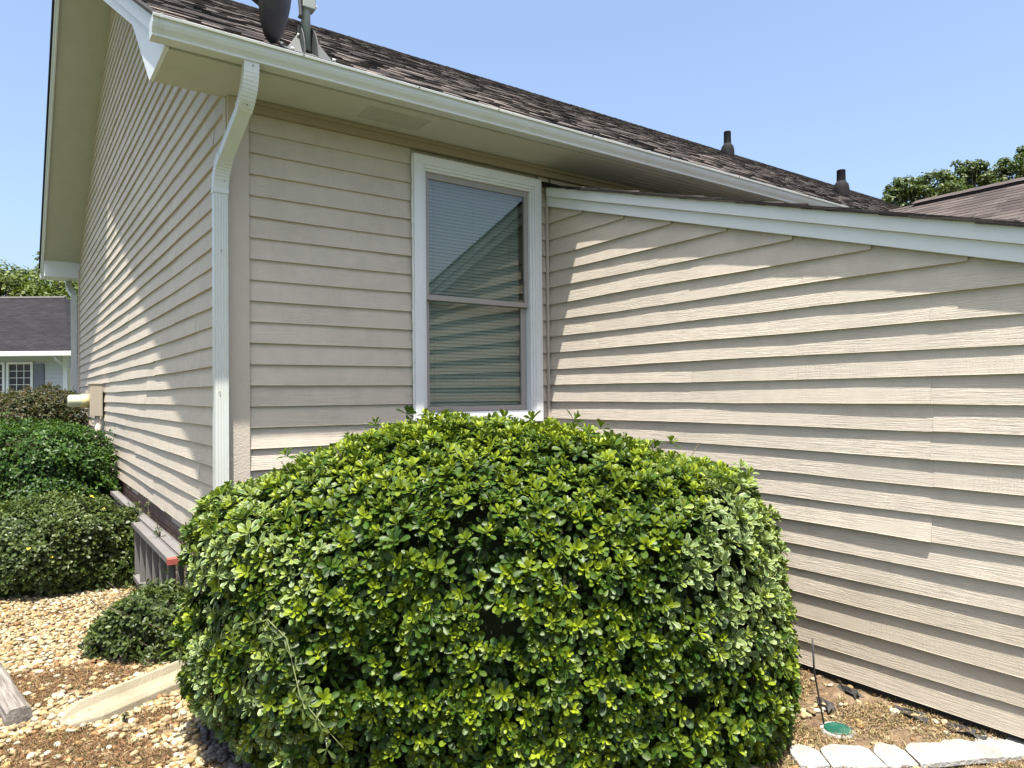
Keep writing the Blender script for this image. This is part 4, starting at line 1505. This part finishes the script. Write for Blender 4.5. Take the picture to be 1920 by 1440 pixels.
# roof with hipped end
ze, zrn = 2.72, 4.62
xe = -10.72
e0 = -.42
rv = [(-22.5, e0, ze), (xe, e0, ze), (-13.55, 3.75, zrn), (-22.5, 3.75, zrn), (xe, 7.9, ze), (-22.5, 7.9, ze)]
m_ = MB()
def ruv(f):
    out = []
    for i in f:
        x_, y_, z_ = rv[i]
        out.append((x_, (z_ - ze) * 2.45))
    return out
fs = [(0, 1, 2, 3), (1, 4, 2), (4, 5, 3, 2)]
m_.add(rv, fs, [ruv(f) for f in fs])
nroof = m_.build('roof', M['far_roof'], nb)
MB().box((-22.5, 3.68, zrn - .01), (-13.5, 3.82, zrn + .04)).build('ridge_cap', M['nroofcap'], nroof)
MB().box((-22.5, e0 - .10, ze - .12), (xe + .1, e0, ze + .0)).build('gutter', M['gutter'], nb, .012)
MB().box((-22.5, e0 + .001, ze - .10), (xe, -.001, ze - .08)).build('soffit', M['trim'], nb)
MB().tube([(xR - .02, e0 - .04, ze - .12), (xR + .0, e0 + .02, ze - .22), (xR + .06, -.02, ze - .42), (xR + .06, -.02, .2)], .035, 8).build('downspout', M['gutter'], nb)
def nwin(x0, x1, z0, z1):
    w = MB().box((x0 + .05, -.012, z0 + .05), (x1 - .05, -.008, z1 - .05)).build('window', M['farglass'], nb)
    for a, b_ in (((x0, z0), (x0 + .06, z1)), ((x1 - .06, z0), (x1, z1)), ((x0 + .06, z1 - .06), (x1 - .06, z1)), ((x0 + .06, z0), (x1 - .06, z0 + .06))):
        MB().box((a[0], -.05, a[1]), (b_[0], -.002, b_[1])).build('frame', M['trim'], w)
    for k in (1, 2):
        xx = x0 + .06 + (x1 - x0 - .12) * k / 3
        MB().box((xx - .008, -.022, z0 + .06), (xx + .008, -.013, z1 - .06)).build('muntin', M['trim'], w)
    nrow = 8
    for k in range(1, nrow):
        zz = z1 - .06 - (z1 - z0 - .12) * k / nrow
        t_ = .016 if k == 4 else .007
        MB().box((x0 + .06, -.024, zz - t_), (x1 - .06, -.0125, zz + t_)).build('muntin', M['trim'], w)
nwin(-12.56, -11.90, 1.02, 2.49)
nwin(-13.24, -12.60, 1.02, 2.49)
MB().box((-11.875, -.04, 1.05), (-11.635, -.002, 2.44)).build('shutter', M['nshutter'], nb, .004)
MB().box((-13.56, -.04, 1.05), (-13.27, -.002, 2.44)).build('shutter', M['nshutter'], nb, .004)

# ------------------------------------------------------------------ ladder on its side
def ladder(y0, y1, x, z0, z1, label, red=False, rot=0):
    t = thing('ladder', label, 'ladder', (x, y0, 0), rot, 'ladders stored along the wall')
    L = y1 - y0
    for (za, zb) in ((z0, z0 + .026), (z1 - .026, z1)):
        MB().box((-.036, 0, za), (.036, L, zb)).build('rail', M['ladder'], t, .003)
        MB().box((-.037, .001, za - .006), (-.032, L - .001, zb + .006)).build('rail_flange', M['ladder'], t)
        MB().box((.032, .001, za - .006), (.037, L - .001, zb + .006)).build('rail_flange', M['ladder'], t)
    n = int((L - .1) / .30)
    for k in range(n + 1):
        yy = .13 + k * .30
        if yy > L - .03:
            break
        MB().box((-.020, yy - .017, z0 + .026), (.018, yy + .017, z1 - .026)).build('rung', M['ladder'], t, .004)
    if red:
        MB().box((-.041, -.012, z1 - .034), (.041, .045, z1 + .008)).build('end_cap', M['red'], t, .003)
    return t
ladder(.60, 2.28, -.20, .085, .535, 'short grey ladder section on its side with a red end cap', True)
ladder(.42, 4.65, -.115, .085, .535, 'long grey ladder section on its side against the bricks')

# ------------------------------------------------------------------ splash block
def splash():
    a, b_ = Vector((-.83, -.335)), Vector((-.245, -.085))
    d = (b_ - a).normalized()
    ang = math.atan2(d.y, d.x)
    t = thing('splash_block', 'pale concrete downspout splash block lying on the gravel beside the big bush', 'splash block', (-.842, -.378, 0), R(26.5))
    L = .84
    prof = [(-.122, 0), (-.116, .045), (-.095, .062), (-.045, .058), (.010, .040), (.045, .022), (.062, .038), (.080, .074), (.100, .074), (.116, .045), (.118, 0)]
    m_ = MB()
    n = len(prof)
    st = [(0.0, .40, .30), (.03, .62, .55), (.10, 1.0, .95), (.2, 1, 1), (L * .6, 1, 1.05), (L, .95, 1.15)]
    vs = []
    for (s, w, h) in st:
        vs += [(s, p[0] * w + (1 - w) * .06, max(0, p[1]) * h) for p in prof]
    fs = []
    for i in range(len(st) - 1):
        for j in range(n):
            fs.append((i * n + j, (i + 1) * n + j, (i + 1) * n + (j + 1) % n, i * n + (j + 1) % n))
    fs.append(tuple(range(n))); fs.append(tuple(range(len(vs) - 1, len(vs) - n - 1, -1)))
    m_.add(vs, fs, None, None, False)
    o = m_.build('trough', M['concrete'], t, .004)
    return t
splash()

# ------------------------------------------------------------------ weathered timber, bottom left
tb = thing('landscape_timber', 'weathered grey timber lying on the ground at the left edge of the photo', 'timber', (-1.035, -.20, 0), R(8.7))
m_ = MB()
st = 9
vs = []
pf = [(-.052, .0), (-.056, .03), (-.050, .07), (-.030, .086), (.030, .088), (.050, .070), (.056, .03), (.050, 0)]
rnd = random.Random(4)
for i in range(st):
    y_ = i * .14
    vs += [(p[0] + rnd.uniform(-.003, .003), y_ + (rnd.uniform(-.006, .006) if i == 0 else 0), p[1] + rnd.uniform(-.002, .003) * (p[1] > 0)) for p in pf]
n = len(pf)
fs = [(i * n + j, i * n + (j + 1) % n, (i + 1) * n + (j + 1) % n, (i + 1) * n + j) for i in range(st - 1) for j in range(n)]
fs += [tuple(range(n))[::-1], tuple(range((st - 1) * n, st * n))]
m_.add(vs, fs)
m_.build('beam', M['timber'], tb, .004)

# ------------------------------------------------------------------ scalloped edging, bottom right
def bank_z(x, y):
    return max(0.0, min(1.0, (x - (W - .30)) / .32)) * .058
def edging(x, y, ang, n_sc, label, w=.145):
    t = MB()
    rj = random.Random(int(x * 1000))
    pts = []
    for s in range(n_sc):
        for k in range(8):
            a = math.pi * (1 - k / 8)
            pts.append((s * w + w / 2 + math.cos(a) * w / 2, .128 + .068 * math.sin(a)))
    pts.append((n_sc * w, .135))
    pts = [(a + rj.uniform(-.004, .004), (b - .02) + rj.uniform(-.005, .005)) for a, b in pts]
    lo_ = [(n_sc * w * k / 6, rj.uniform(-.012, .008)) for k in range(6, -1, -1)]
    poly = pts + lo_
    poly = poly[::-1]
    n = len(poly)
    vs = [(p[0], p[1], 0.0) for p in poly] + [(p[0] + .002, p[1] * .96 + .003, .020 + rj.uniform(-.003, .004)) for p in poly]
    cx_ = sum(p[0] for p in poly) / n
    vs.append((cx_, .07, .027))
    fs = [tuple(range(n - 1, -1, -1))] + [(n + i, n + (i + 1) % n, 2 * n) for i in range(n)] + [(i, i + n, (i + 1) % n + n, (i + 1) % n)[::-1] for i in range(n)]
    t.add(vs, fs)
    o = t.build('edging_stone', M['edging'], None, .003, (x, y, 0.006), (R(2), R(-4.5 if n_sc > 2 else 0), ang))
    tag(o, label, 'edging stone', 'scalloped edging stones along the wall')
    return o
ea = -YAW
def gp(px, py, z=.0):
    v_ = F + RV * ((px - 960) / 1310.54) - UV * ((py - 720) / 1310.54)
    t_ = (z - CAM.z) / v_.z
    return CAM + v_ * t_
q = gp(1476, 1428)
edging(1.615, -2.700, ea - .02, 1, 'small broken white edging stone nearest the big bush', .125)
edging(1.722, -2.782, ea + .02, 1, 'wide worn white edging stone second from the big bush', .225)
edging(1.912, -2.915, ea + .02, 1, 'small rounded white edging stone in the middle of the row', .135)
edging(2.028, -2.998, ea, 5, 'long white scalloped edging stone at the bottom right corner', .150)

def bank(x, y):
    return max(0.0, min(1.0, (x - (W - .30)) / .32)) * .058 * max(0.0, min(1.0, (-1.0 - y) / .5))
m_ = MB()
rnd = random.Random(19)
nx_, ny_ = 7, 90
vs = []
for j in range(ny_ + 1):
    for i in range(nx_ + 1):
        x_, y_ = W - .30 + .34 * i / nx_, -1.0 - 4.4 * j / ny_
        vs.append((x_, y_, .004 + bank(x_, y_) + (rnd.uniform(-.006, .008) if 0 < i else -.004)))
m_.add(vs, [(j * (nx_ + 1) + i, (j + 1) * (nx_ + 1) + i, (j + 1) * (nx_ + 1) + i + 1, j * (nx_ + 1) + i + 1) for j in range(ny_) for i in range(nx_)], None, None, True)
soil = m_.build('soil_bank', M['ground'])
soil['kind'] = 'structure'

# ------------------------------------------------------------------ rod, valve cap, fabric scraps
rod = MB().tube([(2.083, -2.533, 0), (2.0, -2.56, .16), (1.93, -2.58, .30), (1.885, -2.60, .475)], .0045, 6).build('metal_rod', M['dish'])
tag(rod, 'thin dark rod stuck in the ground beside the right side of the big bush', 'rod')
vc = thing('valve_cap', 'round green plastic cap set in the dirt behind the white edging', 'valve cap', (2.085, -2.60, .0))
lathe(MB(), (0, 0, 0), [(0, .062), (.012, .060), (.016, .052), (.010, .046), (.012, .0)], 20).build('lid', M['green'], vc)
lathe(MB(), (0, 0, 0), [(0, .080), (.008, .078), (.009, .064), (0, .062)], 20).build('rim', M['edging'], vc)
rnd = random.Random(31)
for (x_, y_, s_, lab) in ((2.23, -2.45, .09, 'crumpled black fabric scrap beside the thin rod'), (2.41, -2.48, .10, 'torn black fabric scrap against the wall base, near the bush'), (2.40, -2.78, .12, 'black fabric roll peeking out at the wall base, midway along'), (2.42, -3.02, .12, 'black fabric scrap at the wall base, nearest the right edge')):
    m_ = MB()
    nx = 6
    vs = []
    for i in range(nx):
        for j in range(nx):
            vs.append(((i / 5 - .5) * s_ * .5 + rnd.uniform(-.010, .010), (j / 5 - .5) * s_ * 1.3 + rnd.uniform(-.012, .012), .006 + max(0, math.sin(i * 1.3 + j * .9)) * .022 + rnd.uniform(0, .010)))
    fs = [(i * nx + j, (i + 1) * nx + j, (i + 1) * nx + j + 1, i * nx + j + 1) for i in range(nx - 1) for j in range(nx - 1)]
    m_.add(vs, fs)
    o = m_.build('fabric_scrap', M['fabric'], None, 0, (x_, y_, bank(x_, y_) * .9), (0, 0, rnd.uniform(-.4, .4)))
    sm = o.modifiers.new('thickness', 'SOLIDIFY'); sm.thickness = .003
    tag(o, lab, 'fabric scrap', 'black fabric scraps')

# ------------------------------------------------------------------ pebbles and dead weeds
bm = bmesh.new()
bmesh.ops.create_icosphere(bm, subdivisions=2, radius=1)
ICO_V = np.array([v.co[:] for v in bm.verts]); ICO_F = np.array([[v.index for v in f.verts] for f in bm.faces])
bm.free()
bm = bmesh.new()
bmesh.ops.create_icosphere(bm, subdivisions=1, radius=1)
ICO1_V = np.array([v.co[:] for v in bm.verts]); ICO1_F = np.array([[v.index for v in f.verts] for f in bm.faces])
bm.free()

WEEDS = [(-.97, .29, .30, 1), (-.64, .22, .22, 1), (-.80, -.72, .26, 1), (-1.0, -.5, .16, .8), (-.49, -.50, .13, .9), (-1.05, -.75, .2, 1), (-.15, 1.45, .15, .6), (-.88, 1.75, .25, .5), (-.30, -.2, .12, .5), (-.6, -.95, .15, 1),(-.4, -1.2, .1, .6),
         (2.35, -2.25, .16, .8), (2.2, -2.65, .2, .7), (2.42, -2.85, .18, 1), (1.5, -2.6, .40, 1.2), (2.1, -3.3, .4, 1.2), (1.9, -2.5, .15, .8), (2.3, -3.1, .2, .8)]
def weed_mask(P):
    s = np.zeros(len(P))
    for x_, y_, r_, a_ in WEEDS:
        s = np.maximum(s, a_ * np.exp(-((P[:, 0] - x_) ** 2 + (P[:, 1] - y_) ** 2) / (r_ * r_)))
    nz = vnoise(np.c_[P, np.zeros(len(P))], 9, 13)
    return np.clip(s * 1.25 + (nz - .5) * .9, 0, 1)
def free(P):
    inside = ((P[:, 0] > -.0) & (P[:, 1] > .0)) | (P[:, 0] > W + .03)
    dx, dy = P[:, 0] - 1.60, P[:, 1] + 2.70
    along, across = dx * math.cos(-YAW) + dy * math.sin(-YAW), -dx * math.sin(-YAW) + dy * math.cos(-YAW)
    inside |= (along > 0.02) & (across > .0) & (across < .135) & (RNG.random(len(P)) < .93)
    inside |= ((P[:, 0] - 2.085) ** 2 + (P[:, 1] + 2.60) ** 2) < .058 ** 2
    return ~inside

rng = np.random.default_rng(77)
def pebbles(name, x0, x1, y0, y1, dens, r0, r1, ico, pal, label, thresh=.55, extra=None, flat=.62):
    n = int((x1 - x0) * (y1 - y0) * dens)
    P = np.c_[rng.uniform(x0, x1, n), rng.uniform(y0, y1, n)]
    wm = weed_mask(P)
    keep = free(P) & (rng.random(n) > np.clip((wm - thresh + .25) * 2.2, 0, .88))
    if extra is not None:
        keep &= extra(P)
    P = P[keep]
    n = len(P)
    r_ = rng.uniform(r0, r1, n) * rng.choice([.7, 1, 1.25], n)
    Vb, Fb = ico
    sc = np.stack([r_ * rng.uniform(.9, 1.35, n), r_ * rng.uniform(.75, 1.0, n), r_ * rng.uniform(.42, .75, n)], 1)
    a = rng.uniform(0, 6.28, n)
    tl = rng.normal(0, .25, n)
    V = Vb[None] * (1 + rng.normal(0, .07, (n, len(Vb), 1))) * sc[:, None, :]
    # tilt about x then spin about z
    ct, st_ = np.cos(tl)[:, None], np.sin(tl)[:, None]
    y_ = V[:, :, 1] * ct - V[:, :, 2] * st_
    z_ = V[:, :, 1] * st_ + V[:, :, 2] * ct
    ca, sa = np.cos(a)[:, None], np.sin(a)[:, None]
    X_ = V[:, :, 0] * ca - y_ * sa
    Y_ = V[:, :, 0] * sa + y_ * ca
    zc = rng.uniform(-.15, .9, n) * r_ + np.array([bank(a_, b_) for a_, b_ in P])
    V = np.stack([X_ + P[:, 0:1], Y_ + P[:, 1:2], z_ + zc[:, None]], 2)
    Fi = (np.arange(n) * len(Vb))[:, None, None] + Fb[None]
    pal = np.array(pal)
    c = pal[rng.integers(0, len(pal), n)] * rng.uniform(.72, 1.15, (n, 1)) * .50
    o = quad_mesh(name, V.reshape(-1, 3), Fi.reshape(-1, 3), None, np.repeat(c, len(Vb), 0), M['pebble'])
    stuff(o)
    tag(o, label, 'gravel')
    return o
def greyzone(P):
    return (P[:, 0] + .20) ** 2 / .026 + (P[:, 1] + 1.05) ** 2 / .20 < 1 + .8 * (vnoise(np.c_[P, np.zeros(len(P))], 14, 3) - .5)
TAN = [(.50, .40, .23), (.58, .48, .28), (.46, .31, .12), (.64, .57, .38), (.50, .37, .17), (.38, .22, .09), (.58, .54, .42), (.52, .42, .23), (.72, .67, .54), (.30, .22, .12), (.56, .47, .26)]
pebbles('gravel', -1.5, .45, -1.7, .75, 4200, .011, .017, (ICO_V, ICO_F), TAN, 'tan and cream pebbles around the splash block', extra=lambda P: ((P[:, 0] < .05) | (P[:, 1] < -.02)) & ~greyzone(P))
pebbles('gravel', -1.9, .02, .75, 3.4, 3000, .012, .018, (ICO1_V, ICO1_F), TAN, 'tan and cream pebbles between the left bushes and the ladder', thresh=.7)
GREY = [(.16, .15, .15), (.22, .21, .21), (.12, .115, .12), (.28, .27, .26)]
pebbles('gravel', -.42, .05, -1.7, -.55, 4200, .011, .016, (ICO_V, ICO_F), GREY, 'grey pebbles at the left foot of the big bush', thresh=2, extra=lambda P: greyzone(P))
pebbles('gravel', 1.3, W + .02, -3.6, -1.7, 420, .010, .018, (ICO_V, ICO_F), TAN, 'scattered cream pebbles in the dry dirt along the right wall', thresh=3, extra=lambda P: rng.random(len(P)) < np.clip(vnoise(np.c_[P, np.zeros(len(P))], 6, 8) * 1.4 - .2, 0, 1))

def straw(name, x0, x1, y0, y1, dens, label, pal, h=(.006, .022), thr=.35, wd=.0016, long=.12):
    n = int((x1 - x0) * (y1 - y0) * dens)
    P = np.c_[rng.uniform(x0, x1, n), rng.uniform(y0, y1, n)]
    keep = free(P) & (rng.random(n) < np.clip((weed_mask(P) - thr) * 2.5, 0.03, 1))
    P = P[keep]
    n = len(P)
    L = rng.uniform(*h, n)
    lg = rng.random(n) < long
    L[lg] *= 2.6
    a = rng.uniform(0, 6.28, n)
    el = np.where(lg, rng.uniform(.0, .35, n), rng.uniform(.1, 1.3, n))
    d = np.stack([np.cos(a) * np.cos(el), np.sin(a) * np.cos(el), np.sin(el)], 1)
    s = np.stack([-np.sin(a), np.cos(a), rng.normal(0, .4, n)], 1) * wd
    b0 = np.c_[P, rng.uniform(.0, .016, n) + np.array([bank(a_, b_) for a_, b_ in P])]
    mid = b0 + d * (L * .55)[:, None]
    tip = b0 + d * L[:, None] + np.c_[rng.normal(0, .004, (n, 2)), -L * .25]
    V = np.stack([b0 - s, b0 + s, mid + s, mid - s, tip], 1)
    # two quads (second degenerate-free: use tip twice avoided) -> triangles
    T_ = np.array([[0, 1, 2], [0, 2, 3], [3, 2, 4]])
    Fi = (np.arange(n) * 5)[:, None, None] + T_[None]
    pal = np.array(pal)
    c = pal[rng.integers(0, len(pal), n)] * rng.uniform(.7, 1.2, (n, 1)) * .52
    o = quad_mesh(name, V.reshape(-1, 3), Fi.reshape(-1, 3), None, np.repeat(c, 5, 0), M['straw'], smooth=False)
    stuff(o)
    tag(o, label, 'dead weeds')
BR = [(.26, .14, .07), (.34, .20, .10), (.20, .105, .05), (.42, .28, .15), (.14, .13, .05)]
ST = [(.45, .33, .17), (.32, .20, .10), (.55, .43, .25), (.24, .15, .08), (.20, .19, .07)]
straw('dead_weeds', -1.5, .1, -1.7, 3.3, 30000, 'dry brown weeds between the pebbles at the left', BR)
straw('dead_weeds', 1.15, W + .02, -3.7, -1.9, 30000, 'dry straw and brown weeds along the right wall', ST, h=(.008, .026))
